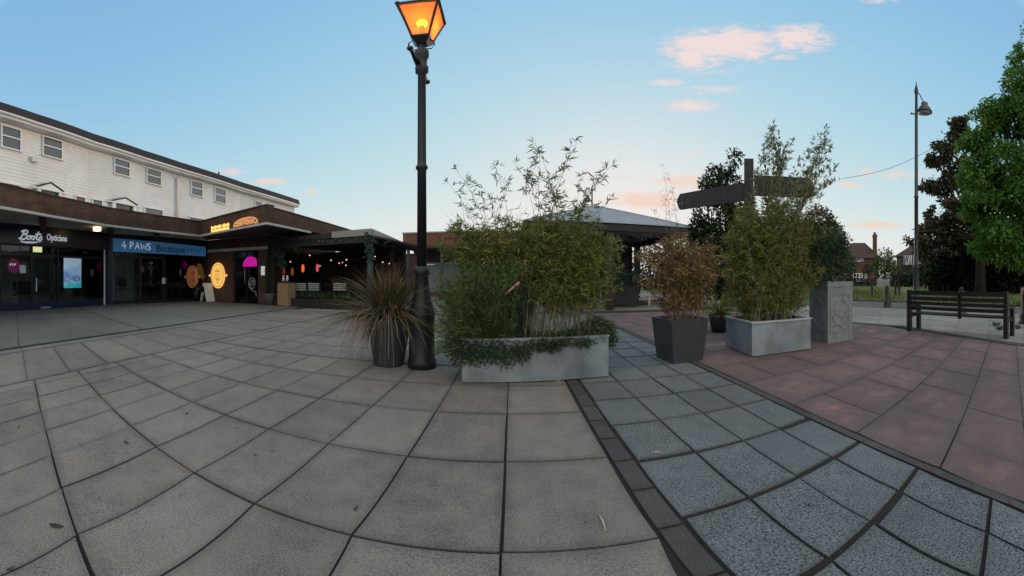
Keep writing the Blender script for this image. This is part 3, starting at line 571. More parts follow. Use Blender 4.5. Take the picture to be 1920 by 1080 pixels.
mb = MB(); FA.box(mb, s(72), s(104), 0.02, 1.05, -2.6, -1.9); mb.build('body', plain('grey_desk', (0.16, 0.17, 0.17), 0.6), dk); mb = MB(); FA.box(mb, s(71), s(105), 1.05, 1.10, -2.65, -1.85); mb.build('top', plain('desk_top', (0.22, 0.23, 0.23), 0.4), dk)
ex = thing('exit_sign', 'small lit yellow green exit sign above the opticians door', 'sign', tuple(FA.at(s(81), zf(81, 466), -0.4)))
mb = MB(); FA.box(mb, s(73.5), s(89.5), zf(81, 471.5), zf(81, 461), -0.45, -0.40); mb.build('lit_panel', emis('exit_panel', (0.85, 0.86, 0.45), 0.26), ex)
# --- blue signed pet shop
t = thing('pet_shop', 'shop with a bright blue sign board and dark display window', 'shop', tuple(P2))
s2 = lambda x, y=520, o=0: FB.px(x, y, o)[0]
z2 = lambda x, y, o=0: FB.px(x, y, o)[1]
zt2, zb2 = z2(290, 458.5), z2(290, 476)
mb = MB(); FB.box(mb, 0.0, FB.len, zb2 - 0.02, 3.24, -0.02, 0.06); FB.box(mb, s2(386), FB.len, 0.0, zb2, -0.03, 0.05); FB.box(mb, 0.0, 0.20, 0.0, zb2, -0.03, 0.05); mb.build('surround', M['navy'], t)
zt2, zb2 = z2(214, 446.5, .1), z2(214, 471.5, .1); zt2e, zb2e = z2(384, 463, .1), z2(384, 480.5, .1); a0, a1 = s2(212, 460, .1), s2(385, 470, .1)
mb = MB(); mb.hexa([FB.at(a0, zb2, .14), FB.at(a1, zb2e, .14), FB.at(a1, zb2e, .065), FB.at(a0, zb2, .065), FB.at(a0, zt2, .14), FB.at(a1, zt2e, .14), FB.at(a1, zt2e, .065), FB.at(a0, zt2, .065)]); sb = mb.build('sign_board', M['blue'], t)
HAND = {'4': [[(0.45, 1.1), (0.0, 0.35), (0.75, 0.38)], [(0.5, 0.75), (0.5, -0.1)]], 'P': [[(0.1, 0.0), (0.16, 1.0)], [(0.0, 0.95), (0.45, 1.05), (0.7, 0.8), (0.5, 0.5), (0.12, 0.42)]], 'A': [[(0.0, 0.0), (0.42, 1.0), (0.75, 0.0)], [(0.18, 0.35), (0.62, 0.38)]],
        'W': [[(0.0, 0.95), (0.22, 0.05), (0.45, 0.7), (0.7, 0.05), (0.98, 1.0)]], 'S': [[(0.66, 0.86), (0.4, 1.02), (0.1, 0.82), (0.25, 0.55), (0.6, 0.42), (0.62, 0.12), (0.3, 0.0), (0.0, 0.15)]]}
for ch, x, w_ in (('4', 228, 11), ('P', 243, 10), ('A', 253, 11), ('W', 264, 12), ('S', 276, 9)):
    a = s2(x, 460, .14); b_ = s2(x + w_, 460, .14); zz = z2(x, 465 + (x - 228) * 0.075, .14); sy = z2(x, 453, .14) - z2(x, 465, .14)
    mb = MB()
    for ln in HAND[ch]: mb.tube([FB.at(a + p * (b_ - a), zz + q * sy, 0.15) for p, q in ln], 0.024, 5)
    mb.build('painted_letter', M['letter'], sb)
a0, a1 = s2(291, 463, .14), s2(349, 463, .14); text('word', 'Boutique', 0.50, 0.006, FB, (a0 + a1) / 2, z2(320, 466.5, .14) - 0.02, 0.142, M['teal_letter'], sb, sx=(a1 - a0) / 1.95, bold=0.006)
mb = MB()
for k in range(4): mb.tube([FB.at(s2(353 + 6 * k, 463, .14) + 0.05 * math.cos(j * 1.1), z2(364, 470, .14) + 0.09 * math.sin(j * 1.1), 0.144) for j in range(6)], 0.016, 4)
mb.build('faint_word', M['teal_letter'], sb)
zb2 = min(zb2, zb2e) - 0.03
mb = MB()
for x in (216, 262, 309, 385):
    a = s2(x); FB.box(mb, a - 0.025, a + 0.025, 0.12, zb2, -0.05, 0.02)
FB.box(mb, 0.2, s2(386), 0.0, 0.12, -0.05, 0.03); mb.build('frame', M['black'], t)
for x0, x1 in ((216, 262), (309, 385)):
    mb = MB(); FB.box(mb, s2(x0) + 0.03, s2(x1) - 0.03, 0.12, zb2 - 0.005, -0.02, -0.01); mb.build('window', M['glass'], t)
mb = MB(); FB.box(mb, s2(262) + 0.03, s2(309) - 0.03, 0.06, 2.25, -0.03, -0.02); dr = mb.build('door', M['glass'], t)
mb = MB(); FB.box(mb, s2(262) + 0.03, s2(266), 0.06, 2.25, -0.04, -0.01); FB.box(mb, s2(305), s2(309) - 0.03, 0.06, 2.25, -0.04, -0.01); FB.box(mb, s2(266), s2(305), 2.17, 2.25, -0.04, -0.01); mb.build('door_frame', M['black'], dr)
shopbox(FB, 0.15, FB.len - 0.05, 4.0, zb2 + 0.2, t, M['room'], M['floor_in'])
mb = MB(); FB.box(mb, s2(217), s2(259), 0.12, 2.5, -0.42, -0.38); mb.build('display_screen', plain('display_back', (0.6, 0.56, 0.47), 0.8, 0.15, 2), t)
cd_ = thing('display_card', 'pale printed display card low in the blue shop window', 'card', tuple(FB.at(s2(225), 0.13, -0.2)))
mb = MB(); FB.box(mb, s2(217), s2(236), z2(226, 559), z2(226, 537), -0.3, -0.27); mb.build('card', M['paper'], cd_); mb = MB()
for r_ in range(4): mb.tube([FB.at(s2(219) + (s2(234) - s2(219)) * j / 9, z2(226, 542 + 4.5 * r_) + 0.035 * (-1) ** j, -0.265) for j in range(10)], 0.022, 4)
mb.build('print', M['teal_letter'], cd_)
pl = thing('display_plant', 'bushy dark plant above the display card in the window', 'plant', tuple(FB.at(s2(232), 0.9, -0.4)))
P, D = blob_points([(tuple(FB.at(s2(232), 1.0, -0.4)), (0.35, 0.25, 0.2))], 160); leaves('foliage', P, D, 0.14, 0.05, M['ivy'], pl); mb = MB(); FB.box(mb, s2(228), s2(238), 0.72, 0.86, -0.5, -0.36); mb.build('pot', M['white'], pl)
tb = thing('shop_table', 'display table with blue cloth in the blue signed shop', 'table', tuple(FB.at(s2(340), 0.02, -0.9)))
mb = MB(); FB.box(mb, s2(328), s2(356), 0.74, 0.80, -1.3, -0.5); FB.box(mb, s2(329), s2(355), 0.80, 0.98, -1.2, -0.8, 1); mb.build('top', [M['silver'], plain('blue_cloth', (0.14, 0.24, 0.38), 0.8)], tb)
for a in (s2(330), s2(354)):
    mb = MB(); mb.bar(FB.at(a, 0.02, -0.9), FB.at(a, 0.74, -0.9), 0.08, 0.06); mb.build('leg', M['silver'], tb)
nt = MB(); FB.box(nt, s2(304), s2(311), z2(307, 532), z2(307, 521), 0.0, 0.008); tag(nt.build('notice', M['paper']), 'small white notice on the pet shop door', 'notice')
for k, (x, lb) in enumerate(((279, 'black mannequin dog standing just inside the pet shop door'), (371, 'black mannequin dog beside the white sandwich board'))):   # two dark figures on the pavement by the windows
    q = thing('dog_mannequin', lb, 'mannequin', tuple(FB.at(s2(x), 0, -0.35 if k == 0 else 0.28)), 'dog mannequins by the pet shop'); c = off(q); mb = MB(); u = FB.u
    mb.tube([c + Vector((0, 0, 0.62)) - u * 0.35, c + Vector((0, 0, 0.66)) - u * 0.1, c + Vector((0, 0, 0.64)) + u * 0.2, c + Vector((0, 0, 0.82)) + u * 0.34, c + Vector((0, 0, 1.0)) + u * 0.36], [0.10, 0.15, 0.17, 0.11, 0.08], 10)
    mb.sphere(c + Vector((0, 0, 1.06)) + u * 0.38, 0.12); mb.tube([c + Vector((0, 0, 1.05)) + u * 0.42, c + Vector((0, 0, 1.0)) + u * 0.60], [0.07, 0.045], 8); mb.tube([c + Vector((0, 0, 0.66)) - u * 0.38, c + Vector((0, 0, 0.85)) - u * 0.55], [0.035, 0.015], 6)
    for e in (-0.06, 0.06): mb.tube([c + Vector((0, 0, 1.13)) + u * 0.34 + FB.n * e, c + Vector((0, 0, 1.26)) + u * 0.30 + FB.n * e * 1.4], [0.04, 0.01], 5)
    for dx in (-0.30, 0.22):
        for e in (-0.08, 0.08): mb.tube([c + Vector((0, 0, 0.62)) + u * dx + FB.n * e, c + Vector((0, 0, 0.3)) + u * (dx - 0.04 * (dx < 0)) + FB.n * e, c + u * dx + FB.n * e], [0.08, 0.045, 0.05], 8)
    mb.build('body', M['black'], q); mb = MB(); mb.lathe(c + Vector((0, 0, 0.86)) + u * 0.345, [(0.115, -0.04), (0.12, 0.0), (0.115, 0.04)], 12); mb.build('collar', M['paper'], q)
ab = thing('sandwich_board', 'white leaning sandwich board at the right end of the pet shop', 'sign', tuple(FB.at(s2(382), 0, 0.3)))
for k, sg_ in enumerate((-1, 1)):
    mb = MB(); A = lambda a, z, o: FB.at(s2(380) + a, z, 0.42 + o); mb.hexa([A(-.28, 0, .28 * sg_ + .015), A(.28, 0, .28 * sg_ + .015), A(.28, 0, .28 * sg_ - .015), A(-.28, 0, .28 * sg_ - .015), A(-.28, .95, .02 * sg_ + .015), A(.28, .95, .02 * sg_ + .015), A(.28, .95, .02 * sg_ - .015), A(-.28, .95, .02 * sg_ - .015)]); mb.build('panel', M['paper'], ab)
# --- brick canopy in front of the shops
def strip(mb, A, Bp, z0, z1, th, mi=0):       # a wall along A-B whose front face is on the line (front = towards the camera)
    F = Face(A, Bp); F.box(mb, 0, F.len, z0, z1, -th, 0, mi); return F
t = thing('shop_canopy', 'long dark brick canopy over the shop walkway with a pale edge strip', 'canopy', tuple(C1))
mb = MB(); ZP = 3.93
strip(mb, C0, Ca, ZC + 0.09, ZP, 0.35); strip(mb, Ca, Cb, ZC + 0.09, ZP, 0.35); strip(mb, Cb, C1, ZC + 0.09, ZP, 0.35); strip(mb, C1, Cc, ZC + 0.09, ZP - 0.003, 0.349); strip(mb, Cc, C2, ZC + 0.09, ZP - 0.003, 0.349); strip(mb, C2, C3, ZC + 0.09, ZP, 0.348); strip(mb, C3, C4, ZC + 0.09, ZP - 0.06, 0.347); mb.build('parapet', M['brick_d'], t)
mb = MB()
for a, b, k in ((C0, Ca, 0), (Ca, Cb, 0), (Cb, C1, 0), (C1, Cc, 1), (Cc, C2, 1), (C2, C3, 2), (C3, C4, 3)):
    F = Face(a, b); F.box(mb, 0, F.len, ZP - 0.003 * k - (0.06 if k == 3 else 0), ZP + 0.055 - 0.003 * k - (0.06 if k == 3 else 0), -0.38, 0.03)
mb.build('coping', M['tile_dark'], t)
mb = MB()
for a, b, k in ((C0, Ca, 0), (Ca, Cb, 1), (Cb, C1, 0), (C1, Cc, 1), (Cc, C2, 0), (C2, C3, 2), (C3, C3 + (C4 - C3).normalized() * 3.2, 3)):
    F = Face(a, b); F.box(mb, -0.01, F.len, ZC + 0.0015 * k, ZC + 0.085, -0.1, 0.045 + 0.002 * k)
mb.build('edge_strip', M['greywhite'], t)
R1, R2 = at(388, 563.5), Vector((-10.45, 12.75, 0)); R3 = R2 + (C4 - C3).normalized() * 7
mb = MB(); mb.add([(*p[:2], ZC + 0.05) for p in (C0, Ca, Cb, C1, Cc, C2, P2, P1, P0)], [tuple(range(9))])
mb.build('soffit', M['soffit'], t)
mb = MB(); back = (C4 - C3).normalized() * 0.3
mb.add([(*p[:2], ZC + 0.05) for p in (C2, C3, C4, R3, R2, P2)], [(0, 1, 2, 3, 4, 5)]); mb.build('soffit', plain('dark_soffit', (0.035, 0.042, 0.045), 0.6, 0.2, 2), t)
mb = MB(); mb.add([(*p[:2], ZP - 0.25) for p in (C0, Ca, Cb, C1, Cc, C2, C3, C4, R3 + back, P2 + FB.n * -5, P1 + FB.n * -5, P0 + FA.n * -5)], [tuple(range(12))]); mb.build('flat_roof', M['lead'], t)
for a, b, x in ((P0, C0, 78), (P1, C1, 205), (P2, C2, 292)):   # cross beams under the canopy
    F = FA if x < 210 else FB; q = F.at(F.px(x, 440)[0], ZC - 0.02, 0.12); lo = (x - 5 - 960) / PF; e = atz(x + 2, {78: 408, 205: 426, 292: 437}[x], ZC); e.z = ZC - 0.02; mb = MB(); mb.bar(q, e + (q - e).normalized() * 0.12, 0.24, 0.13); mb.build('beam', M['brick_d'], t)
lp = thing('soffit_lamp', 'small bright warm lamp glowing under the brick canopy', 'lamp', tuple(FA.at(s(182), ZC, 0.9)))
q = pt(182, 427, 13.9); mb = MB(); mb.box((q.x, q.y, q.z + 0.02), (0.22, 0.22, 0.30), FA.rz); mb.build('diffuser', emis('lamp_glow', (1.0, 0.72, 0.28), 1.3), lp); mb = MB(); mb.box((q.x, q.y, q.z + 0.20), (0.26, 0.26, 0.06), FA.rz); mb.build('housing', M['iron'], lp); mb = MB(); mb.tube([(q.x, q.y, q.z + 0.22), (q.x, q.y, ZC + 0.06)], 0.03, 6); mb.build('stem', M['iron'], lp)
# --- restaurant under the corner
t = thing('restaurant', 'brown brick corner restaurant with a dark glazed doorway', 'restaurant', tuple(R2))
FR = Face(R1 + (R2 - R1).normalized() * 0.03, R2); s3 = lambda x, y=520, o=0: FR.px(x, y, o)[0]; z3 = lambda x, y, o=0: FR.px(x, y, o)[1]
a0, a1 = s3(438), s3(484)
mb = MB(); FR.box(mb, 0, a0, 0, ZC + 0.04, -0.3, 0); FR.box(mb, a1, FR.len, 0, ZC + 0.04, -0.3, 0); FR.box(mb, a0, a1, 2.55, ZC + 0.04, -0.3, 0)
F4 = Face(R2, R3); F4.box(mb, 0.003, 1.2, 0, ZC + 0.04, -0.297, 0); F4.box(mb, 1.2, 6.8, 2.5, ZC + 0.04, -0.3, -0.003); F4.box(mb, 1.2, 6.8, 0, 0.5, -0.3, -0.003); F4.box(mb, 6.8, F4.len, 0, ZC + 0.04, -0.3, 0); mb.build('wall', M['brick_rest'], t)
mb = MB(); FR.box(mb, s3(392), s3(505), z3(392, 473.5, .1), z3(392, 468.5, .1), 0.02, 0.14); mb.build('awning_cassette', M['greywhite'], t)
mb = MB(); FR.box(mb, a0 + 0.06, a1 - 0.06, 0.05, 2.5, -0.12, -0.10); dr = mb.build('door', M['glass'], t)
mb = MB()
for a in (a0 + 0.03, (a0 + a1) / 2, a1 - 0.03): FR.box(mb, a - 0.03, a + 0.03, 0.0, 2.53, -0.14, -0.06)
FR.box(mb, a0 + 0.06, a1 - 0.06, 2.5, 2.55, -0.14, -0.06); mb.build('door_frame', M['black'], dr)
mb = MB(); mb.tube([FR.at(s3(458), 0.95, -0.03), FR.at(s3(458), 1.75, -0.03)], 0.02, 6); mb.build('handle', M['silver'], dr)
mb = MB(); F4.box(mb, 1.25, 6.75, 0.5, 2.5, -0.2, -0.18); mb.build('window', M['glass'], t)
for k in range(5): mb = MB(); F4.box(mb, 1.2 + 1.37 * k, 1.26 + 1.37 * k, 0.5, 2.5, -0.22, -0.1); mb.build('mullion', M['black'], t)
shopbox(FR, 0.3, FR.len - 0.32, 4.5, 3.1, t, M['room'], M['floor_in'])
mb = MB(); n = 20; ctr = (s3(469), z3(469, 499)); pts = [(-0.36, 0), (-0.30, 0.24), (-0.12, 0.42), (0.12, 0.44), (0.30, 0.36), (0.36, 0.22), (0.36, 0)]
mb.add([FR.at(ctr[0] + a * 1.15, ctr[1] + b * 1.1 - 0.02, o) for o in (0.02, 0.05) for a, b in pts], [tuple(range(7, 14))[::-1]] + [(k, (k + 1) % 7, 7 + (k + 1) % 7, 7 + k) for k in range(7)]); tag(mb.build('neon_sign', emis('magenta_neon', (0.56, 0.004, 0.33), 0.28)), 'glowing magenta domed sign over the restaurant door', 'sign')
mb = MB(); FR.box(mb, s3(490), s3(497), z3(494, 516, .02), z3(494, 499, .02), 0.012, 0.03); mn = mb.build('menu_sheet', emis('menu_lit', (0.75, 0.73, 0.75), 0.2)); tag(mn, 'white lit menu sheet on the brick beside the restaurant door', 'menu')
mb = MB(); c0 = (s3(473), z3(473, 531))
mb.tube([FR.at(c0[0] + 0.19 * math.cos(k * .45), c0[1] + 0.26 * math.sin(k * .45), 0.03) for k in range(15)], 0.03, 5); mb.tube([FR.at(c0[0] + 0.09 * math.cos(k * .7), c0[1] + 0.12 * math.sin(k * .7), 0.03) for k in range(10)], 0.035, 5); mb.tube([FR.at(c0[0] + a, c0[1] + b, 0.03) for a, b in ((-0.1, -0.26), (0.08, -0.38), (0.22, -0.4), (0.26, -0.62))], 0.025, 5)
tag(mb.build('window_emblem', plain('emblem_grey', (0.34, 0.38, 0.42), 0.6, 0.1, 3)), 'pale swirling emblem on the restaurant door glass', 'emblem')
def oval(name, F, a, z, ra, rz_, o, mat, lab, ink):
    t_ = thing(name, lab, 'sign', tuple(F.at(a, z, o))); mb = MB(); n = 32; V = [F.at(a + ra * math.cos(2 * math.pi * k / n), z + rz_ * math.sin(2 * math.pi * k / n), oo) for oo in (o, o + 0.08) for k in range(n)]
    mb.add(V, [tuple(range(n, 2 * n))] + [(k, (k + 1) % n, n + (k + 1) % n, n + k) for k in range(n)])
    for sgn in (-1, 1): mb.sphere(F.at(a + sgn * (ra + 0.10), z, o + 0.04), 0.065, 8, 5)
    mb.build('lit_panel', mat, t_); mb = MB(); mb.tube([F.at(a + ra * .86 * math.cos(2 * math.pi * k / 24), z + rz_ * .88 * math.sin(2 * math.pi * k / 24), o + 0.085) for k in range(25)], 0.012, 4)
    for k, (w_, h_) in enumerate(((.12, .5), (.42, .36), (.3, .30), (.55, .12), (.35, -.02), (.55, -.18), (.3, -.30), (.2, -.38), (.1, -.55))): 
        mb.tube([F.at(a - w_ * ra + 2 * w_ * ra * j / 6, z + h_ * rz_ + (0.022 if j % 2 else -0.022), o + 0.085) for j in range(7)], 0.016 if k in (1, 6) else 0.010, 4)
    mb.build('emblem', ink, t_); return t_
oval('oval_sign', FR, s3(410), z3(410, 516.5), (s3(423) - s3(398)) / 2, (z3(410, 493) - z3(410, 541)) / 2, 0.02, emis('amber_panel', (1.0, 0.56, 0.13), 0.31), 'bright amber oval emblem sign on the restaurant brick wall', emis('amber_ink', (0.55, 0.20, 0.02), 0.12))
oval('oval_sign', FB, s2(360, 519, -.4), z2(360, 519, -.4), (s2(371, 519, -.4) - s2(350, 519, -.4)) / 2, (z2(360, 497, -.4) - z2(360, 539, -.4)) / 2, -0.4, emis('dim_amber_panel', (0.62, 0.20, 0.08), 0.22), 'dim copper oval emblem sign inside the pet shop window', emis('dim_ink', (0.25, 0.06, 0.02), 0.08))
FC = Face(C2, C3); s4 = lambda x, y=430: FC.px(x, y)[0]; z4 = lambda x, y: FC.px(x, y)[1]
t = thing('parapet_lettering', 'two glowing amber lines of lettering on the corner parapet', 'sign', tuple(FC.at(s4(413), z4(413, 428), 0)))
gl_ = emis('amber_letters', (1.0, 0.52, 0.12), 0.55)
for y, gap in ((424.6, (0.60, 0.66)), (430.8, (0.50, 0.55))):    # the letters are too small to read in the photograph: rows of glowing upright strokes
    a0, a1, zz = s4(398), s4(429.5), z4(413.5, y); mb = MB(); n = 17
    for k in range(n):
        q = k / (n - 1)
        if gap[0] < q < gap[1]:
            if mb.v: mb.build('word', gl_, t); mb = MB()
            continue
        a = a0 + (a1 - a0) * q; h = 0.055 if k % 4 else 0.085
        mb.tube([FC.at(a - 0.025, zz - 0.055, 0.03), FC.at(a - 0.025, zz + h, 0.03), FC.at(a + 0.03, zz + h * (0.3 if k % 3 else 0.9), 0.03), FC.at(a + 0.035, zz - 0.05, 0.03)], 0.017, 4)
    mb.build('word', gl_, t)
t = thing('swirl_sign', 'glowing domed swirl logo on the corner parapet', 'sign', tuple(FC.at(s4(462), z4(462, 420), 0)))
mb = MB(); a0, a1 = s4(440), s4(484); zb_ = ZC + 0.12; H_ = z4(470, 407) - zb_; W_ = a1 - a0
mb.tube([FC.at(a0 + W_ * (0.5 - 0.5 * math.cos(math.pi * k / 16)), zb_ + H_ * 0.98 * math.sin(math.pi * k / 16) ** 0.7, 0.04) for k in range(17)], 0.035, 5)
for k in range(15):
    q = (k + 0.5) / 15; h = math.sin(math.pi * q) ** 0.7; a = a0 + W_ * (0.05 + 0.9 * q); mb.tube([FC.at(a + W_ * 0.03 * math.sin(j * 2.1 + k), zb_ + H_ * h * (0.06 + 0.86 * j / 5), 0.04) for j in range(6)], 0.024, 4)
mb.tube([FC.at(a0 + W_ * (0.1 + 0.8 * k / 12), zb_ + H_ * (0.45 + 0.16 * math.sin(k * 1.2)), 0.045) for k in range(13)], 0.028, 4); mb.build('lit_strokes', emis('swirl_glow', (1.0, 0.44, 0.17), 0.22), t)

# ------------------------------------------------------------------ white clapboard building behind the shops
ZE = 8.4
EP = [atz(x, y, ZE) for x, y in ((0, 226), (60, 244), (165, 277), (262, 305.5), (331, 325.5), (450, 360), (552, 388.5))]; EP = [EP[0] + (EP[0] - EP[1]) * 5] + EP; del EP[1]
FW = [Face(EP[k], EP[k + 1]) for k in range(len(EP) - 1)]; FX = (60, 165, 262, 331, 450, 999)
def wf_(x): return FW[[x < q for q in FX].index(True)]
FE, FG = FW[3], wf_(425)
t = thing('apartment_building', 'long white clapboard building with a dark roof rising behind the shops', 'building', tuple(EP[4]))
wins = [(wf_(x), x, y0, y1, w_) for x, y0, y1, w_ in ((20, 238, 279, 38), (97.5, 259, 295, 38), (228, 299, 328, 30), (288, 317, 345, 28), (368.5, 340, 367, 22), (412.5, 353, 380, 21), (484, 377, 398, 13))]
ex_ = [0.0] * (len(FW) - 1) + [0.2]
mb = MB()
for F in FW: F.box(mb, 0.003, F.len - 0.003, 0, ZE, -6, 0)
mb.build('wall', M['clap'], t); mb = MB()
for k, F in enumerate(FW): F.box(mb, 0, F.len + ex_[k], ZE - 0.02 - 0.002 * (k % 2), ZE + 0.02 - 0.002 * (k % 2), 0.0, 0.45); F.box(mb, 0, F.len + ex_[k], ZE + 0.02, ZE + 0.24, 0.40, 0.46 + 0.002 * (k % 2))
mb.build('eaves_board', M['white'], t); mb = MB()
mb.tube([FW[0].at(0, ZE + 0.15, 0.53)] + [F.at(F.len, ZE + 0.15, 0.53) for F in FW], 0.07, 8)
mb.build('gutter', M['white'], t); mb = MB()
for k, F in enumerate(FW):
    L_ = F.len + ex_[k]; zz = 0.003 * (k % 2)
    mb.hexa([F.at(0, ZE + 0.23, 0.54 + zz), F.at(L_, ZE + 0.23, 0.54 + zz), F.at(L_, ZE + 0.25, -0.2), F.at(0, ZE + 0.25, -0.2), F.at(0, ZE + 0.74 + zz, 0.40), F.at(L_, ZE + 0.74 + zz, 0.40), F.at(L_, ZE + 0.80 + zz, -0.2), F.at(0, ZE + 0.80 + zz, -0.2)])
    mb.hexa([F.at(0, ZE + 0.26, -0.2), F.at(L_, ZE + 0.26, -0.2), F.at(L_, ZE + 0.3, -6.2), F.at(0, ZE + 0.3, -6.2), F.at(0, ZE + 0.798 + zz, -0.2), F.at(L_, ZE + 0.798 + zz, -0.2), F.at(L_, ZE + 1.3, -3.2), F.at(0, ZE + 1.3, -3.2)])
rf = mb.build('roof', M['tile_dark'], t)
mb = MB(); q = FG.at(FG.px(425, 335)[0], ZE + 0.6, -0.8); mb.tube([q, q + Vector((0, 0, 0.9))], 0.07, 8); mb.build('vent_pipe', M['iron'], rf)
mb = MB(); mb.tube([FE.at(FE.len, ZE + 0.12, 0.5), FE.at(FE.len, ZE - 0.35, 0.09), FE.at(FE.len, 3.2, 0.09)], 0.06, 8); mb.build('downpipe', M['white'], t)
mb = MB(); F = wf_(61); a, z = F.px(62, 300); F.box(mb, a - 0.16, a + 0.16, z - 0.12, z + 0.12, 0.0, 0.16); mb.build('vent_box', M['cream'], t)
for F, x, y0, y1, w_ in wins:
    a0, _ = F.px(x - w_ / 2, y0); a1, _ = F.px(x + w_ / 2, y0); zt_ = min(F.px(x, y0)[1], ZE - 0.12); zb_ = F.px(x, y1)[1]; zm = (zt_ + zb_) / 2 + 0.02
    mb = MB(); fw = 0.07; F.box(mb, a0, a0 + fw, zb_, zt_, 0.0, 0.06); F.box(mb, a1 - fw, a1, zb_, zt_, 0.0, 0.06); F.box(mb, a0 + fw, a1 - fw, zt_ - fw, zt_, 0, 0.055); F.box(mb, a0 - 0.05, a1 + 0.05, zb_ - 0.06, zb_, 0, 0.11); F.box(mb, a0 + fw, a1 - fw, zm - 0.035, zm + 0.035, 0, 0.05); wf = mb.build('window', M['white'], t)
    mb = MB(); F.box(mb, a0 + fw, a1 - fw, zb_, zt_ - fw, 0.002, 0.012); mb.build('pane', M['win'] if 'win' in M else M['winglass'], wf)
    mb = MB(); F.box(mb, a0 + fw, a1 - fw, zb_ + (zm - zb_) * (1.1 + 0.25 * rng.random()), zt_ - fw, 0.0005, 0.0015); mb.build('blind', plain('window_blind', ((0.30 + 0.4 * rng.random()),) * 3, 0.8), wf)
for x, y in ((95, 344), (235, 372)):
    F = wf_(x); a, z = F.px(x, y, 0.2); w_ = abs(F.px(x + 17, y)[0] - a); mb = MB(); P = [F.at(a - w_, z - 0.30, 0.2), F.at(a + w_, z - 0.30, 0.2), F.at(a, z, 0.2)]; Q = [p - F.n * 0.2 for p in P]
    mb.add(P + Q, [(0, 1, 2), (5, 4, 3), (1, 4, 5, 2), (0, 2, 5, 3), (0, 3, 4, 1)]); F.box(mb, a - w_ - 0.3, a + w_ + 0.3, z - 0.37, z - 0.303, 0.0, 0.22); F.box(mb, a - w_, a - w_ * .74, z - 2.6, z - .372, 0, .18); F.box(mb, a + w_ * .74, a + w_, z - 2.6, z - .372, 0, .18); pr_ = mb.build('porch', M['white'], t)
    mb = MB(); mb.hexa([F.at(a - w_ - 0.08, z - 0.29, 0.24), F.at(a, z + 0.03, 0.24), F.at(a, z + 0.03, 0.0), F.at(a - w_ - 0.08, z - 0.29, 0.0), F.at(a - w_ - 0.08, z - 0.24, 0.24), F.at(a, z + 0.08, 0.24), F.at(a, z + 0.08, 0.0), F.at(a - w_ - 0.08, z - 0.24, 0.0)])
    mb.hexa([F.at(a, z + 0.03, 0.24), F.at(a + w_ + 0.08, z - 0.29, 0.24), F.at(a + w_ + 0.08, z - 0.29, 0.0), F.at(a, z + 0.03, 0.0), F.at(a, z + 0.08, 0.24), F.at(a + w_ + 0.08, z - 0.24, 0.24), F.at(a + w_ + 0.08, z - 0.24, 0.0), F.at(a, z + 0.08, 0.0)]); mb.build('porch_roof', M['tile'], pr_)
    mb = MB(); F.box(mb, a - w_ * 0.72, a + w_ * 0.72, z - 2.6, z - 0.375, 0.01, 0.05); mb.build('door', plain('porch_door', (0.03, 0.045, 0.05), 0.5), pr_)
for x, y, w_ in ((15, 343, 46), (150, 368, 20), (182, 374, 20), (288, 391, 34), (368, 408, 26), (402, 412, 18)):
    F = wf_(x); a, z = F.px(x, y); h_ = abs(F.px(x + w_ / 2, y)[0] - a); mb = MB(); F.box(mb, a - h_, a + h_, z - 0.07, z, 0.0, 0.12); F.box(mb, a - h_, a - h_ + 0.08, z - 1.2, z - 0.07, 0, 0.06); F.box(mb, a + h_ - 0.08, a + h_, z - 1.2, z - 0.07, 0, 0.06); wf = mb.build('window', M['white'], t); mb = MB(); F.box(mb, a - h_ + 0.08, a + h_ - 0.08, z - 1.2, z - 0.07, 0.002, 0.012); mb.build('pane', M['winglass'], wf)

# ------------------------------------------------------------------ dining terrace with flat roof
T1, T2 = Vector((-10.2, 12.45, 0)), atz(697, 428.5, 3.05); T2 = Vector((T2.x, T2.y, 0)); T3 = atz(762, 457, 3.05); FT, FS = Face(T1, T2), Face(T2, T3)
t = thing('terrace_pergola', 'dark flat roofed dining terrace with grey fascia and ivy clad corner post', 'pergola', tuple(T2))
mb = MB(); FT.box(mb, 0, FT.len, 2.74, 2.82, -6.0, -0.02); mb.build('roof', M['dark'], t)
mb = MB(); FT.box(mb, FT.len * 0.66, FT.len + 0.0, 2.80, 3.05, -0.10, 0.03); FS.box(mb, 0.0, FS.len, 2.803, 3.047, -0.10, 0.03); mb.build('fascia', plain('grey_fascia', (0.22, 0.24, 0.24), 0.6, 0.12, 2), t)
mb = MB(); FT.box(mb, 0, FT.len * 0.66 - 0.003, 2.80, 3.0, -0.10, 0.028); FT.box(mb, 0, FT.len, 2.55, 2.736, -0.06, 0.0); FS.box(mb, 0.05, FS.len, 2.552, 2.738, -0.06, 0.0); mb.build('beam', M['dark'], t)
for F, a in ((FT, 0.1), (FT, FT.len - 0.12), (FS, FS.len * 0.55), (FS, FS.len - 0.1)):
    mb = MB(); q = F.at(a, 1.37, -0.1); mb.box(q, (0.16, 0.16, 2.75), F.rz); mb.build('post', plain('green_grey_post', (0.04, 0.065, 0.062), 0.6) if F is FT and a > 1 else M['dark'], t)
mb = MB(); FT.box(mb, 0.2, FT.len - 0.2, 0, 0.34, -0.35, -0.05); FS.box(mb, 0.25, FS.len - 0.2, 0, 0.342, -0.35, -0.05); mb.build('planter_wall', M['dark'], t)
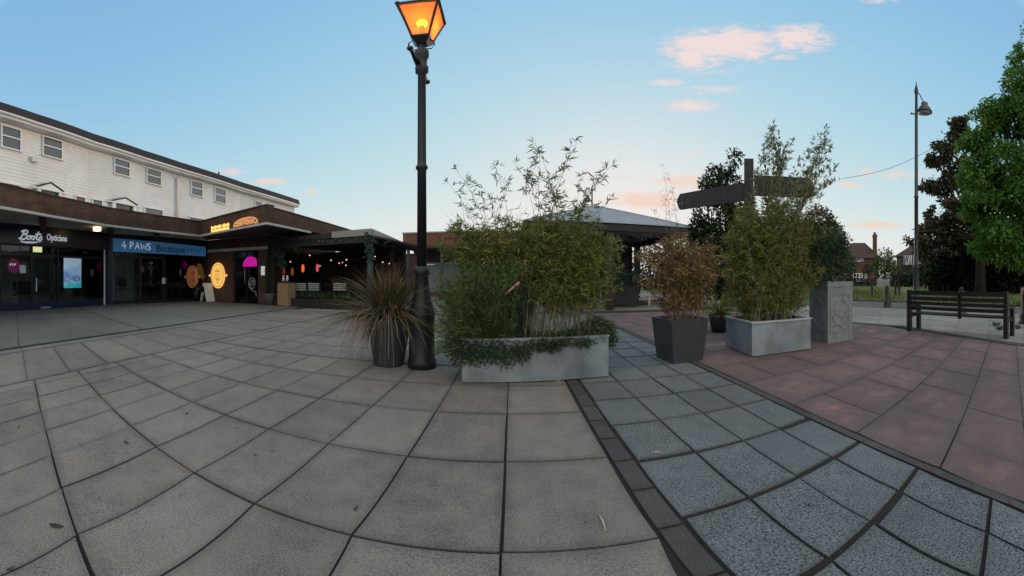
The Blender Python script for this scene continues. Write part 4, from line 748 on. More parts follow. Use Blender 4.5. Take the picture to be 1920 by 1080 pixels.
bl = [(tuple(FT.at(FT.len - 0.12, 2.0 + 0.2 * k, -0.05)), (0.16, 0.16, 0.18)) for k in range(5)] + [(tuple(FT.at(0.35 + 0.1 * k, 2.6 - 0.2 * k, -0.05)), (0.22, 0.16, 0.2)) for k in range(5)] + [(tuple(FT.at(1.55, 2.45 + .1 * k, -0.1)), (0.1, 0.1, 0.16)) for k in range(3)] + [(tuple(FT.at(2.3 + 0.8 * k, 2.72, -0.03)), (0.3, 0.08, 0.05)) for k in range(4)] + [(tuple(FS.at(1.2 + 1.3 * k, 2.66, -0.05)), (0.4, 0.2, 0.09)) for k in range(4)]
P, D = blob_points(bl, 1500, 0.3); tag(leaves('ivy', P, D, 0.10, 0.08, M['ivy'], t))
P, D = [], []
for k in range(700):
    F, l = (FT, FT.len) if rng.random() < .6 else (FS, FS.len); a = 1.6 + (l - 1.8) * rng.random(); P.append(F.at(a, 0.34, -0.2)); D.append((rng.normal() * .6, rng.normal() * .6, 1))
tag(leaves('terrace_planting', P, D, 0.15 + 0.35 * rng.random(len(P)) ** 2, 0.05, M['shrub']), 'low dark planting along the edge of the dining terrace', 'plants', kind='stuff')
fs = thing('festoon_lights', 'string of small warm bulbs hung across the dining terrace', 'string lights', tuple(FT.at(1, 2.2, -0.6)))
cd2, bulbs = MB(), []
for row, (o, z0) in enumerate(((-0.5, 2.25), (-2.2, 2.2), (-3.6, 2.3))):
    pts = [FT.at(0.4 + (FT.len - 0.7) * k / 12, z0 - 0.35 * math.sin(math.pi * ((k % 4) / 4)), o) for k in range(13)]; cd2.tube(pts, 0.008, 4); bulbs += [pts[k] for k in ((1, 4, 7, 9), (2, 5, 6, 11), (3, 8, 10))[row]]
cd2.build('cable', M['black'], fs); gb = emis('bulb_glow', (1.0, 0.66, 0.45), 0.42)
for q in bulbs: mb = MB(); mb.sphere(q - Vector((0, 0, 0.05)), 0.03, 8, 5); mb.build('bulb', gb, fs)
for k, (x, y, d, c, lab) in enumerate(((568, 503, 17.2, (1.0, 0.13, 0.02), 'orange red lantern glowing deep inside the terrace'), (595, 502, 17.0, (0.9, 0.10, 0.14), 'small pinkish red lantern glowing inside the terrace'), (532, 507, 16.9, (0.45, 0.03, 0.01), 'dim red lantern nearest the restaurant door'), (548, 509, 17.4, (0.5, 0.10, 0.01), 'dull amber lantern hanging between the red lanterns'))):
    q = pt(x, y, d); l_ = thing('hanging_lantern', lab, 'lantern', tuple(q), 'lanterns hanging in the terrace'); mb = MB(); mb.lathe(q, [(0.03, -0.2), (0.07, -0.12), (0.075, 0.05), (0.04, 0.18)], 10); mb.build('shade', emis('lantern_glow_%d' % k, c, (0.30, 0.22, 0.12, 0.12)[k]), l_); mb = MB(); mb.tube([q + Vector((0, 0, 0.18)), (q.x, q.y, 2.74)], 0.012, 4); mb.build('cord', M['black'], l_)
for k, (x0, x1, lab) in enumerate(((552, 575, 'left slatted pale windbreak panel in the terrace'), (577, 600, 'middle slatted pale windbreak panel in the terrace'), (624, 650, 'slatted pale windbreak panel half hidden by the brown sedge'))):
    a0, z0 = FT.px(x0, 545, -0.45); a1, _ = FT.px(x1, 545, -0.45); z1 = FT.px(x0, 530, -0.45)[1]; b_ = thing('windbreak', lab, 'windbreak', tuple(FT.at(a0, 0.02, -0.45)), 'windbreak panels round the terrace'); mb = MB()
    for j in range(4): FT.box(mb, a0 + 0.04, a1 - 0.04, z0 + 0.02 + j * (z1 - z0) / 4, z0 + 0.02 + (j + 0.55) * (z1 - z0) / 4, -0.46, -0.44)
    mb.build('slats', M['fence'], b_); 
    for a in (a0, a1): mb = MB(); FT.box(mb, a - 0.03, a + 0.03, 0.0, z1 + 0.06, -0.47, -0.43); mb.build('post', M['black'], b_)
hsd = thing('host_stand', 'pale wooden host stand at the terrace entrance', 'stand', tuple(pt(537, 560, 15.6)))
q = pt(537, 545, 15.55); mb = MB(); mb.box((q.x, q.y, 0.52), (0.62, 0.5, 1.0), FT.rz); mb.build('cabinet', M['wood'], hsd); mb = MB(); mb.box((q.x, q.y, 1.05), (0.68, 0.56, 0.05), FT.rz); mb.build('top', M['darkwood'], hsd)
for k, dx in enumerate((-0.16, 0.05)):
    v = MB(); v.lathe((q.x + dx, q.y, 1.075), [(0.05, 0), (0.06, 0.12), (0.035, 0.2), (0.05, 0.26)], 10); tag(v.build('vase', M['paper']), ['pale vase on the left of the host stand', 'pale vase near the middle of the host stand top'][k], 'vase', 'vases on the host stand')
for k, (a, o) in enumerate(((3.0, -2.2), (4.4, -3.0), (5.2, -1.8))):
    q = FT.at(a, 0, o); tb = thing('bistro_table', ['dark bistro table behind the left windbreak', 'dark bistro table deepest in the terrace', 'dark bistro table near the ivy clad post'][k], 'table', tuple(q), 'tables on the terrace'); mb = MB(); mb.lathe(q + Vector((0, 0, 0.73)), [(0.36, 0), (0.36, 0.03)], 16); mb.build('tabletop', M['darkwood'], tb); mb = MB(); mb.lathe(q, [(0.22, 0), (0.22, 0.03), (0.035, 0.05), (0.035, 0.73)], 12); mb.build('pedestal', M['black'], tb)
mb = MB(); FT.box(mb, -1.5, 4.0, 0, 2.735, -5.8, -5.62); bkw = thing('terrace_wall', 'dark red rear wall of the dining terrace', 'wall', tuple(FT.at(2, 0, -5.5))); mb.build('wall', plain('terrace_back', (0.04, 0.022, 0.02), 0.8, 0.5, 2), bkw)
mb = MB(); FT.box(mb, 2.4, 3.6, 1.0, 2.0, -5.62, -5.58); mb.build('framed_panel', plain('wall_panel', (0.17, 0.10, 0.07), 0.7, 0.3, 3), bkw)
tp = thing('potted_plant', 'tall narrow dark plant in a grey pot by the restaurant corner', 'plant', tuple(at(507, 570)))
q = at(507, 570.5); mb = MB(); mb.lathe(q, [(0.24, 0.0), (0.34, 0.46), (0.36, 0.50), (0.30, 0.50), (0.29, 0.42)], 18); mb.build('pot', plain('grey_pot', (0.13, 0.15, 0.16), 0.7), tp)
P, D = blob_points([((q.x, q.y, 0.7 + 0.27 * k), (0.30 - 0.02 * k, 0.30 - 0.02 * k, 0.25)) for k in range(8)], 1500, 0.4); leaves('foliage', P, D, 0.11, 0.05, M['shrub'], tp); mb = MB(); mb.tube([(q.x, q.y, 0.42), (q.x, q.y, 2.4)], 0.03, 6); mb.build('stem', M['bark'], tp)

# ------------------------------------------------------------------ brick shop building at the far end
FY = Face((-16, 24.6), (-6.7, 24.6)); mb = MB(); FY.box(mb, 0, FY.len, 0, 2.9, -0.25, 0); yw = thing('yard_wall', 'dark brick yard wall seen through the open end of the terrace', 'wall', (-9, 24.6, 0)); mb.build('brickwork', M['brick_d'], yw); mb = MB(); FY.box(mb, -.02, FY.len + .02, 2.9, 2.98, -.3, .05); mb.build('coping', M['tile_dark'], yw)
t = thing('brick_shop_building', 'low red brick building with a glazed shopfront behind the lamp post', 'building', (-2, 21, 0))
FF = Face((-6.6, 20.6), (2.6, 20.6)); mb = MB(); FF.box(mb, 0, FF.len, 3.15, 3.95, -0.4, 0); FF.box(mb, 0, FF.len, 0, 0.25, -2.8, -2.5); FF.box(mb, 0, 0.4, 0, 3.1, -3, -2.4); mb.build('wall', M['brick_r'], t)
mb = MB(); FF.box(mb, 0, FF.len, 3.02, 3.145, -3.0, -0.02); mb.build('canopy', plain('far_soffit', (0.045, 0.04, 0.04), 0.7, 0.3, 2), t); mb = MB(); FF.box(mb, -0.05, FF.len + .05, 3.95, 4.02, -0.45, 0.04); mb.build('coping', M['greywhite'], t)
mb = MB(); FF.box(mb, 0, FF.len, 0, 3.95, -9, -8.8); FF.box(mb, 0, FF.len, 3.7, 3.9, -8.8, -0.4); mb.build('rear_block', M['room'], t)
mb = MB(); FF.box(mb, 0.4, FF.len, 2.25, 3.015, -2.75, -2.6); mb.build('fascia_sign', plain('far_fascia', (0.07, 0.06, 0.06), 0.6, 0.3, 3), t); mb = MB(); FF.box(mb, 0.4, FF.len, 2.12, 2.245, -2.76, -2.55); mb.build('shutter_box', plain('pale_band', (0.36, 0.38, 0.38), 0.6, 0.25, 4), t)
for k in range(6):
    a0 = 0.45 + 1.45 * k; mb = MB(); FF.box(mb, a0 + 0.06, a0 + 1.4, 0.25, 2.1, -2.72, -2.68); wf = mb.build('window', plain('pale_blind_%d' % k, (0.22 + 0.03 * (k % 3), 0.28 + 0.02 * (k % 3), 0.31), 0.6, 0.2, 2), t); mb = MB(); FF.box(mb, a0 - 0.04, a0 + 0.06, 0.25, 2.1, -2.74, -2.56); mb.build('mullion', M['iron'], wf)
for k in range(5): mb = MB(); FF.box(mb, 0.2 + 2.1 * k, 0.36 + 2.1 * k, 0, 3.02, -0.35, -0.2); mb.build('column', plain('far_column', (0.03, 0.055, 0.06), 0.6), t)
q = pt(796, 487, 19.6); mb = MB(); mb.lathe(q, [(0.10, -0.38), (0.13, -0.1), (0.10, 0.2), (0.02, 0.36)], 10); ol = thing('orange_lamp', 'orange lit lamp just right of the lamp post', 'lamp', tuple(q)); mb.build('glow', emis('orange_glow', (1.0, 0.26, 0.03), 0.33), ol); mb = MB(); mb.tube([q + Vector((0, 0, .36)), (q.x, q.y, 3.05)], 0.02, 5); mb.build('stem', M['iron'], ol)
q0, q1 = pt(740, 509, 19.4), pt(757, 487, 19.4); F5 = Face((q0.x, q0.y), (q1.x, q1.y)); mb = MB(); F5.box(mb, 0, F5.len, q0.z, q1.z, -0.06, 0); lw_ = thing('lit_window_panel', 'peach lit window panel seen through the terrace end', 'window', tuple(q0)); mb.build('pane', emis('peach_glow', (1.0, 0.62, 0.42), 0.27), lw_); mb = MB(); F5.box(mb, -0.08, F5.len + 0.08, 0, q0.z - 0.002, -0.1, 0.04); F5.box(mb, -0.08, -0.002, q0.z, q1.z + 0.3, -0.1, 0.04); F5.box(mb, F5.len + .002, F5.len + .08, q0.z, q1.z + .3, -0.1, 0.04); mb.build('frame', M['iron'], lw_)

# ------------------------------------------------------------------ lamp post with amber lantern
LB = Vector((-1.215, 4.64, 0))
t = thing('lantern_lamp_post', 'dark old fashioned lamp post with a glowing amber lantern, beside the brown sedge', 'street lamp', tuple(LB))
mb = MB(); mb.lathe(LB, [(0.195, 0), (0.195, 0.10), (0.178, 0.13), (0.172, 0.70), (0.182, 0.73), (0.172, 0.79), (0.145, 0.88), (0.105, 1.05), (0.085, 1.27), (0.105, 1.30), (0.105, 1.36), (0.075, 1.40)], 20); mb.build('base', M['iron'], t)
mb = MB(); mb.lathe(LB, [(0.068, 1.40), (0.062, 2.75), (0.085, 2.78), (0.085, 2.81), (0.066, 2.83), (0.062, 2.87), (0.056, 4.36), (0.09, 4.40), (0.095, 4.50), (0.07, 4.55), (0.075, 4.66), (0.10, 4.72), (0.10, 4.82), (0.05, 4.92), (0.05, 5.06)], 14); mb.build('column', M['iron'], t)
mb = MB(); a, b = LB + Vector((-0.03, -0.46, 4.57)), LB + Vector((-0.06, 0.56, 4.57)); mb.tube([a, a.lerp(b, .12), a.lerp(b, .3), a.lerp(b, .5), a.lerp(b, .7), a.lerp(b, .88), b], [0.022, 0.026, 0.042, 0.05, 0.042, 0.026, 0.022], 8); mb.sphere(a, 0.045); mb.sphere(b, 0.045); mb.build('ladder_bar', M['iron'], t)
hx, hy, bx_, by_, z0, z1 = 0.262, 0.33, 0.115, 0.135, 5.10, 5.70
rot = R(4); cr, sr_ = math.cos(rot), math.sin(rot); LP = lambda x, y, z: Vector((LB.x + x * cr - y * sr_, LB.y + 0.01 + x * sr_ + y * cr, z))
Bq = [LP(sx * bx_, sy * by_, z0) for sx, sy in ((-1, -1), (1, -1), (1, 1), (-1, 1))]; Tq = [LP(sx * hx, sy * hy, z1) for sx, sy in ((-1, -1), (1, -1), (1, 1), (-1, 1))]
mb = MB()
for k in range(4): mb.bar(Bq[k], Tq[k], 0.028, 0.028); mb.bar(Tq[k], Tq[(k + 1) % 4], 0.034, 0.034); mb.bar(Bq[k], Bq[(k + 1) % 4], 0.03, 0.03)
mb.hexa([LP(sx * .07, sy * .07, 4.98) for sx, sy in ((-1, -1), (1, -1), (1, 1), (-1, 1))] + [LP(sx * .135, sy * .155, z0 - 0.016) for sx, sy in ((-1, -1), (1, -1), (1, 1), (-1, 1))])
for q in Tq: mb.sphere(q + Vector((0, 0, 0.04)), 0.035, 8, 5)
fr = mb.build('lantern_frame', M['black'], t)
mb = MB(); mb.hexa([LP(sx * (hx + .03), sy * (hy + .03), z1 + 0.02) for sx, sy in ((-1, -1), (1, -1), (1, 1), (-1, 1))] + [LP(sx * .06, sy * .06, z1 + 0.34) for sx, sy in ((-1, -1), (1, -1), (1, 1), (-1, 1))]); mb.lathe(LP(0, 0, z1 + 0.34), [(0.06, 0), (0.07, 0.08), (0.02, 0.14), (0.035, 0.2), (0.005, 0.28)], 10); mb.build('lantern_roof', M['iron'], t)
def amber():
    m, tt = NT('amber_glass'); g = G(tt); e = g.n('ShaderNodeEmission'); e.inputs[0].default_value = (0.95, 0.20, 0.075, 1); e.inputs[1].default_value = 0.20
    tr = g.n('ShaderNodeBsdfTransparent'); tr.inputs[0].default_value = (1.0, 0.50, 0.30, 1); df = g.n('ShaderNodeBsdfTranslucent'); df.inputs[0].default_value = (0.9, 0.32, 0.12, 1)
    mx = g.n('ShaderNodeMixShader'); mx.inputs[0].default_value = 0.5; g.l(tr.outputs[0], mx.inputs[1]); g.l(df.outputs[0], mx.inputs[2]); ad = g.n('ShaderNodeAddShader'); g.l(mx.outputs[0], ad.inputs[0]); g.l(e.outputs[0], ad.inputs[1])
    o = g.n('ShaderNodeOutputMaterial'); g.l(ad.outputs[0], o.inputs[0]); return m
am = amber()
for k in range(4):
    c = (Bq[k] + Bq[(k + 1) % 4] + Tq[k] + Tq[(k + 1) % 4]) / 4; mb = MB(); P = [p.lerp(c, 0.05) for p in (Bq[k], Bq[(k + 1) % 4], Tq[(k + 1) % 4], Tq[k])]; mb.add(P, [(0, 1, 2, 3)]); mb.build('glass_pane', am, fr)
mb = MB(); mb.sphere(LP(0.0, 0.0, 5.47), 0.072, 14, 10, sz=1.1); mb.build('bulb', emis('lantern_bulb', (1.0, 0.80, 0.02), 7.0), t); mb = MB(); mb.lathe(LP(0, 0, 5.08), [(0.03, 0), (0.03, 0.3), (0.045, 0.33)], 10); mb.build('bulb_holder', M['iron'], t)
for sg in (-1, 1):
    mb = MB(); mb.tube([LP(sg * 0.05, -0.03, 4.86), LP(sg * 0.14, -0.04, 4.86), LP(sg * 0.18, -0.05, 4.93), LP(sg * 0.17, -0.06, 5.0), LP(sg * 0.12, -0.06, 5.04)], 0.011, 6); mb.build('scroll_bracket', M['iron'], t)
pl_ = bpy.data.lights.new('lantern_light', 'POINT'); pl_.energy = 2; pl_.color = (1.0, 0.5, 0.12); pl_.shadow_soft_size = 0.08; plo = bpy.data.objects.new('lantern_light', pl_); COL.objects.link(plo); plo.parent = t; plo.location = LP(0, 0, 5.33) - LB

# ------------------------------------------------------------------ brown sedge in a dark pot
SB = Vector((-1.70, 4.66, 0))
t = thing('potted_sedge', 'round dark pot with a spiky brown sedge, left of the lamp post', 'plant', tuple(SB))
mb = MB(); mb.lathe(SB, [(0.20, 0), (0.215, 0.03), (0.27, 0.38), (0.305, 0.62), (0.315, 0.68), (0.275, 0.68), (0.265, 0.60), (0.01, 0.60)], 22); mb.build('pot', M['pot'], t)
cv, dv = [], []
for k in range(900):
    a = rng.random() * 6.283; el = 0.0 + 1.4 * rng.random(); L = 0.62 + 0.5 * rng.random(); b = SB + Vector((0.12 * math.cos(a) * rng.random(), 0.12 * math.sin(a) * rng.random(), 0.62 + 0.08 * rng.random()))
    e = b + Vector((math.cos(a) * math.cos(el), math.sin(a) * math.cos(el), math.sin(el) - (0.25 if el < .6 else 0.08))) * L * (1.0 if el < .8 else 0.84); cv.append((b, e, 0.14 + 0.18 * rng.random()))
for k in range(210):
    a = rng.random() * 6.283; a = a if rng.random() < .45 else math.pi + rng.normal() * .9; rr_ = 0.34 + 0.46 * rng.random() ** 1.2; b = SB + Vector((0.15 * math.cos(a), 0.15 * math.sin(a), 0.66)); dv.append((b, SB + Vector((rr_ * math.cos(a), rr_ * math.sin(a), 0.02 + 0.34 * rng.random())), 0.50 + 0.2 * rng.random()))
blades('blades', cv, 0.014, M['sedge'], t); blades('dead_blades', dv, 0.018, M['straw'], t, 7)

# ------------------------------------------------------------------ planters
def planter(name, label, p0, p1, depth, h, mat, lip=0.02, soil=0.06):
    F = Face(p0, p1); t = thing(name, label, 'planter', tuple(F.at(F.len / 2, 0, -depth / 2))); mb = MB(); w = 0.022
    F.box(mb, 0, F.len, 0.015, h, -w, 0); F.box(mb, 0, F.len, 0.015, h, -depth, -depth + w); F.box(mb, 0, w, 0.015, h, -depth + w, -w); F.box(mb, F.len - w, F.len, 0.015, h, -depth + w, -w); F.box(mb, w, F.len - w, 0.015, 0.03, -depth + w, -w); b = mb.build('box', mat, t)
    mb = MB(); F.box(mb, -lip, F.len + lip, h, h + 0.025, -0.035, lip); F.box(mb, -lip, F.len + lip, h, h + 0.025, -depth - lip, -depth + 0.035); F.box(mb, -lip, 0.035, h, h + 0.025, -depth + .035, -.035); F.box(mb, F.len - 0.035, F.len + lip, h, h + 0.025, -depth + .035, -.035); mb.build('rim', M['zinc_rim'] if lip >= 0.02 else mat, t)
    mb = MB(); F.box(mb, w, F.len - w, 0.04, h - soil, -depth + w, -w); mb.build('soil', M['soil'], t); return t, F
g0, g1 = at(866, 719), at(1141, 707)
_, FP = planter('galvanised_planter', 'long low galvanised planter with bamboo and green shrubs, nearest the camera', g0, g1, 0.62, 0.52, M['zinc'], 0.012)
ZS = 0.46
def on(F, a, o, z=ZS): return F.at(a, z, o)
def tipx(x, y, F, o): a, z = F.px(x, y, o); return F.at(a, z, o)
b1 = thing('bamboo', 'green bamboo clump at the right of the galvanised planter, feathery at the top', 'bamboo', tuple(on(FP, 1.2, -0.3)))
can = []
for x, y in ((998, 258), (1085, 262), (1166, 292), (1012, 285), (1062, 300), (1110, 352), (1142, 372), (960, 300), (982, 320), (1030, 330), (1090, 330), (1045, 365), (1125, 395)):
    o = -0.12 - 0.4 * rng.random(); can.append((on(FP, 0.85 + 0.6 * rng.random(), o), tipx(x, y, FP, o)))
n_tall = len(can)
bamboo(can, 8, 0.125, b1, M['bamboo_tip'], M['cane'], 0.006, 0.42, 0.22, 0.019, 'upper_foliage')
can2 = []
for k in range(105):
    x = 1070 + rng.normal() * 52; x = min(1160, max(960, x)); y = (420 if rng.random() < .85 else 390) + 70 * abs(rng.normal()) + max(0, x - 1090) * .35; o = -0.06 - 0.5 * rng.random(); can2.append((on(FP, 0.72 + 0.85 * rng.random(), o), tipx(x, min(y, 540), FP, o)))
bamboo(can2, 34, 0.105, b1, M['bamboo'], M['cane'], 0.0045, 0.30, 0.30, 0.016)
b2 = thing('bamboo', 'thin sparse bamboo rising behind the broom shrub at the left of the galvanised planter', 'bamboo', tuple(on(FP, 0.3, -0.4)))
can3 = []
for x, y in ((836, 338), (850, 312), (876, 335), (862, 370), (905, 350), (925, 300), (940, 372), (885, 395), (955, 340), (845, 400), (975, 390), (915, 400)):
    o = -0.25 - 0.35 * rng.random(); can3.append((on(FP, 0.12 + 0.7 * rng.random(), o), tipx(x, y, FP, o)))
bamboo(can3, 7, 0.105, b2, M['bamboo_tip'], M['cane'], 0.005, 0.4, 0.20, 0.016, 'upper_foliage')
can4 = []
for k in range(50): o = -0.2 - 0.38 * rng.random(); can4.append((on(FP, 0.1 + 0.8 * rng.random(), o), tipx(825 + 175 * rng.random(), 405 + 80 * rng.random(), FP, o)))
bamboo(can4, 15, 0.11, b2, M['bamboo'], M['cane'], 0.0045, 0.5, 0.30, 0.017)
# broom shrub: dense fine upright stems, bulging out over the left end
b3 = thing('broom_shrub', 'dense green broom shrub bulging over the left end of the galvanised planter', 'shrub', tuple(on(FP, 0.2, -0.2)))
cv = []; P, D = [], []
for k in range(2600):
    a = -0.02 + 0.66 * rng.random(); o = -0.03 - 0.5 * rng.random(); b = on(FP, a, o); tx = 812 + 165 * rng.random() if rng.random() < .7 else 815 + 75 * rng.random(); ty = 486 + 75 * abs(rng.normal() * .7) + (1.5 * max(0, 915 - tx) * rng.random()); oo = o * 1.1 + 0.12 + rng.normal() * .18; e = tipx(tx, min(ty, 662), FP, oo); cv.append((b, e, 0.10 + 0.12 * rng.random()))
    for j in range(5): q = 0.45 + 0.55 * rng.random(); p = np.array(b) * (1 - q) ** 2 + 2 * (np.array(b) * .5 + np.array(e) * .5 + np.array([0, 0, cv[-1][2]])) * q * (1 - q) + np.array(e) * q * q; P.append(p); D.append(np.array(e - b) / (e - b).length * 0.8 + rng.normal(size=3) * .45)
blades('stems', cv, 0.005, M['broom'], b3, 5); leaves('foliage', P, D, 0.04 + 0.055 * rng.random(len(P)), 0.010, M['broom'], b3)
b4 = thing('dark_grassy_shrub', 'bluish dark shrub in the middle of the galvanised planter', 'shrub', tuple(on(FP, 0.6, -0.3)))
cv = []; P, D = [], []
for k in range(420):
    o = -0.1 - 0.42 * rng.random(); b = on(FP, 0.42 + 0.45 * rng.random(), o); e = tipx(900 + 115 * rng.random(), 478 + 70 * rng.random(), FP, o + rng.normal() * .1); cv.append((b, e, 0.04))
    for j in range(6): q = 0.3 + 0.7 * rng.random(); P.append(np.array(b) * (1 - q) + np.array(e) * q); D.append(np.array([0, 0, .8]) + rng.normal(size=3) * .5)
blades('stems', cv, 0.004, M['hedge'], b4, 4); leaves('foliage', P, D, 0.05, 0.010, M['shrub'], b4)
b5 = thing('trailing_shrub', 'small leaved trailing shrub spilling over the right end of the galvanised planter', 'shrub', tuple(on(FP, 1.6, -0.2)))
bl = [(tuple(on(FP, 1.62, -0.2, 0.62)), (0.2, 0.24, 0.13)), (tuple(on(FP, 1.78, -0.22, 0.55)), (0.14, 0.2, 0.16)), (tuple(on(FP, 1.86, -0.25, 0.45)), (0.10, 0.14, 0.12)), (tuple(on(FP, 1.35, -0.1, 0.56)), (0.2, 0.14, 0.10)), (tuple(on(FP, 1.62, -0.03, 0.50)), (0.16, 0.05, 0.07))]
P, D = blob_points(bl, 3000, 0.2); D[:, 2] += 0.5; leaves('foliage', P, D, 0.045, 0.016, M['hebe'], b5); mb = MB()
for c, r in bl: mb.tube([on(FP, 1.5, -0.25, 0.45), Vector(c) * .6 + on(FP, 1.5, -0.25, 0.6) * .4, c], 0.006, 5)
mb.build('stems', M['bark'], b5)
b6 = thing('creeping_plant', 'dark creeping plant hanging over the front edge of the galvanised planter', 'plant', tuple(on(FP, 0.5, 0)))
bl = [(tuple(on(FP, a, 0.02, z)), (0.15, 0.05, h)) for a, z, h in ((-0.06, 0.40, 0.2), (0.10, 0.40, 0.19), (0.28, 0.40, 0.19), (0.46, 0.37, 0.19), (0.66, 0.40, 0.15), (0.85, 0.47, 0.09), (1.02, 0.46, 0.09), (1.16, 0.50, 0.06), (1.42, 0.48, 0.06))] + [(tuple(on(FP, a, -0.14, 0.53)), (0.16, 0.12, 0.06)) for a in (0.1, 0.35, 0.6, 0.85, 1.1, 1.35)]
P, D = blob_points(bl, 7000, 0.1); D[:, 2] -= .4; leaves('foliage', P, D, 0.05, 0.013, M['shrub'], b6); mb = MB()
mb.tube([on(FP, a, -0.06, 0.50) for a in (-0.04, 0.3, 0.6, 1.0, 1.4)], 0.005, 4); mb.build('stem', M['bark'], b6)
a, z = FP.px(947, 552, 0.02); a2, zz2 = FP.px(973, 529, 0.0); mb = MB(); mb.tube([FP.at(a, z, 0.05), FP.at(a2, zz2, 0.02)], 0.011, 8); pk = tag(mb.build('pink_stick', plain('pink_stick_paint', (0.75, 0.30, 0.29), 0.5, 0.08, 20)), 'short pink stick caught at a slant among the planter shoots', 'stick')
# dark tapered square pot with dry bamboo
q0, q1, q2 = at(1225, 667), at(1262, 683), at(1322, 681)
u1 = Vector((0.998, 0.06, 0)); u2 = Vector((-0.06, 0.998, 0)); cc = q1 + u1 * 0.26 + u2 * 0.26
t = thing('tapered_pot', 'square dark tapered pot holding dry brown bamboo', 'planter', tuple(cc)); rz = math.atan2(u1.y, u1.x)
mb = MB(); hb, ht_ = 0.255, 0.315; S4 = lambda h, z: [cc + u1 * (sx * h) + u2 * (sy * h) + Vector((0, 0, z)) for sx, sy in ((-1, -1), (1, -1), (1, 1), (-1, 1))]
V = S4(hb, 0.0) + S4(ht_, 0.645) + S4(ht_ - 0.03, 0.645) + S4(ht_ - 0.04, 0.58); mb.add(V, [(3, 2, 1, 0)] + [(4 * l + k, 4 * l + (k + 1) % 4, 4 * l + 4 + (k + 1) % 4, 4 * l + 4 + k) for l in range(3) for k in range(4)]); mb.build('body', M['pot'], t)
mb = MB(); mb.add(S4(ht_ - 0.038, 0.585), [(0, 1, 2, 3)]); mb.build('soil', M['soil'], t)
FD = Face(cc - Vector((1, 0.45, 0)), cc + Vector((1, -0.45, 0))); FD = Face((cc + Vector((-math.cos(.48), math.sin(.48), 0)))[:2], (cc + Vector((math.cos(.48), -math.sin(.48), 0)))[:2])
b7 = thing('bamboo', 'dry brown bamboo filling the dark tapered pot', 'bamboo', tuple(cc + Vector((0, 0, .585))))
can = []
def potbase(): return cc + u1 * (rng.random() - .5) * 0.5 + u2 * (rng.random() - .5) * 0.5 + Vector((0, 0, 0.57))
for k in range(80):
    x = 1272 + rng.normal() * 44; can.append((potbase(), tipx(min(1352, max(1195, x)), 438 + 75 * rng.random() + 0.3 * abs(x - 1276), FD, rng.normal() * .18)))
bamboo(can, 38, 0.09, b7, M['dry'], M['drycane'], 0.004, 0.10, 0.36, 0.014)
can = []
for x, y in ((1240, 308), (1252, 318), (1232, 352), (1262, 352), (1275, 380), (1225, 395), (1290, 400), (1248, 372)): can.append((potbase(), tipx(x, y, FD, rng.normal() * .15)))
bamboo(can, 6, 0.05, b7, M['dry'], M['drycane'], 0.004, 0.35, 0.16, 0.006, 'dead_foliage')
# galvanised trough with green bamboo
q0, q1, q2 = at(1356, 650), at(1410, 670), at(1520, 655)
u1 = (q2 - q1).normalized(); p_ = q0 - q1; dep = abs(p_.dot(Vector((-u1.y, u1.x, 0))))
_, FQ = planter('galvanised_trough', 'square galvanised trough with rolled rim holding tall green bamboo', q1, q2, dep, 0.535, M['zinc'], 0.02)
b8 = thing('bamboo', 'tall green bamboo in the square galvanised trough, in front of the finger post', 'bamboo', tuple(FQ.at(0.5, 0.48, -0.45)))
tb_ = lambda: FQ.at(0.08 + (FQ.len - .16) * rng.random(), 0.47, -0.08 - (dep - .16) * rng.random())
can = []
for x, y in ((1452, 226), (1444, 252), (1462, 250), (1487, 262), (1478, 300), (1500, 300), (1552, 240), (1545, 270), (1560, 285), (1575, 338), (1570, 310), (1430, 300), (1470, 290), (1525, 345), (1540, 330), (1455, 280), (1440, 330), (1548, 300), (1492, 330), (1556, 262)): o = -0.2 - 0.5 * rng.random(); can.append((tb_(), tipx(x, y, FQ, o)))
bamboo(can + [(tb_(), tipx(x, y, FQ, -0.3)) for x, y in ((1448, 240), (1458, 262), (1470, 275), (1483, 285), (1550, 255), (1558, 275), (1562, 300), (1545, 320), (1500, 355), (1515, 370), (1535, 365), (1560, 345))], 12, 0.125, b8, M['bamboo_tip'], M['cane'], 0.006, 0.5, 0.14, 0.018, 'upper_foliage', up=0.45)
can = []
for k in range(145):
    x = 1455 + rng.normal() * 60; x = min(1548, max(1358, x)); can.append((tb_(), tipx(x, 350 + 110 * rng.random() ** .8 + 0.7 * abs(x - 1445), FQ, -0.1 - 0.6 * rng.random())))
bamboo(can, 33, 0.115, b8, M['bamboo'], M['cane'], 0.0045, 0.06, 0.34, 0.018)
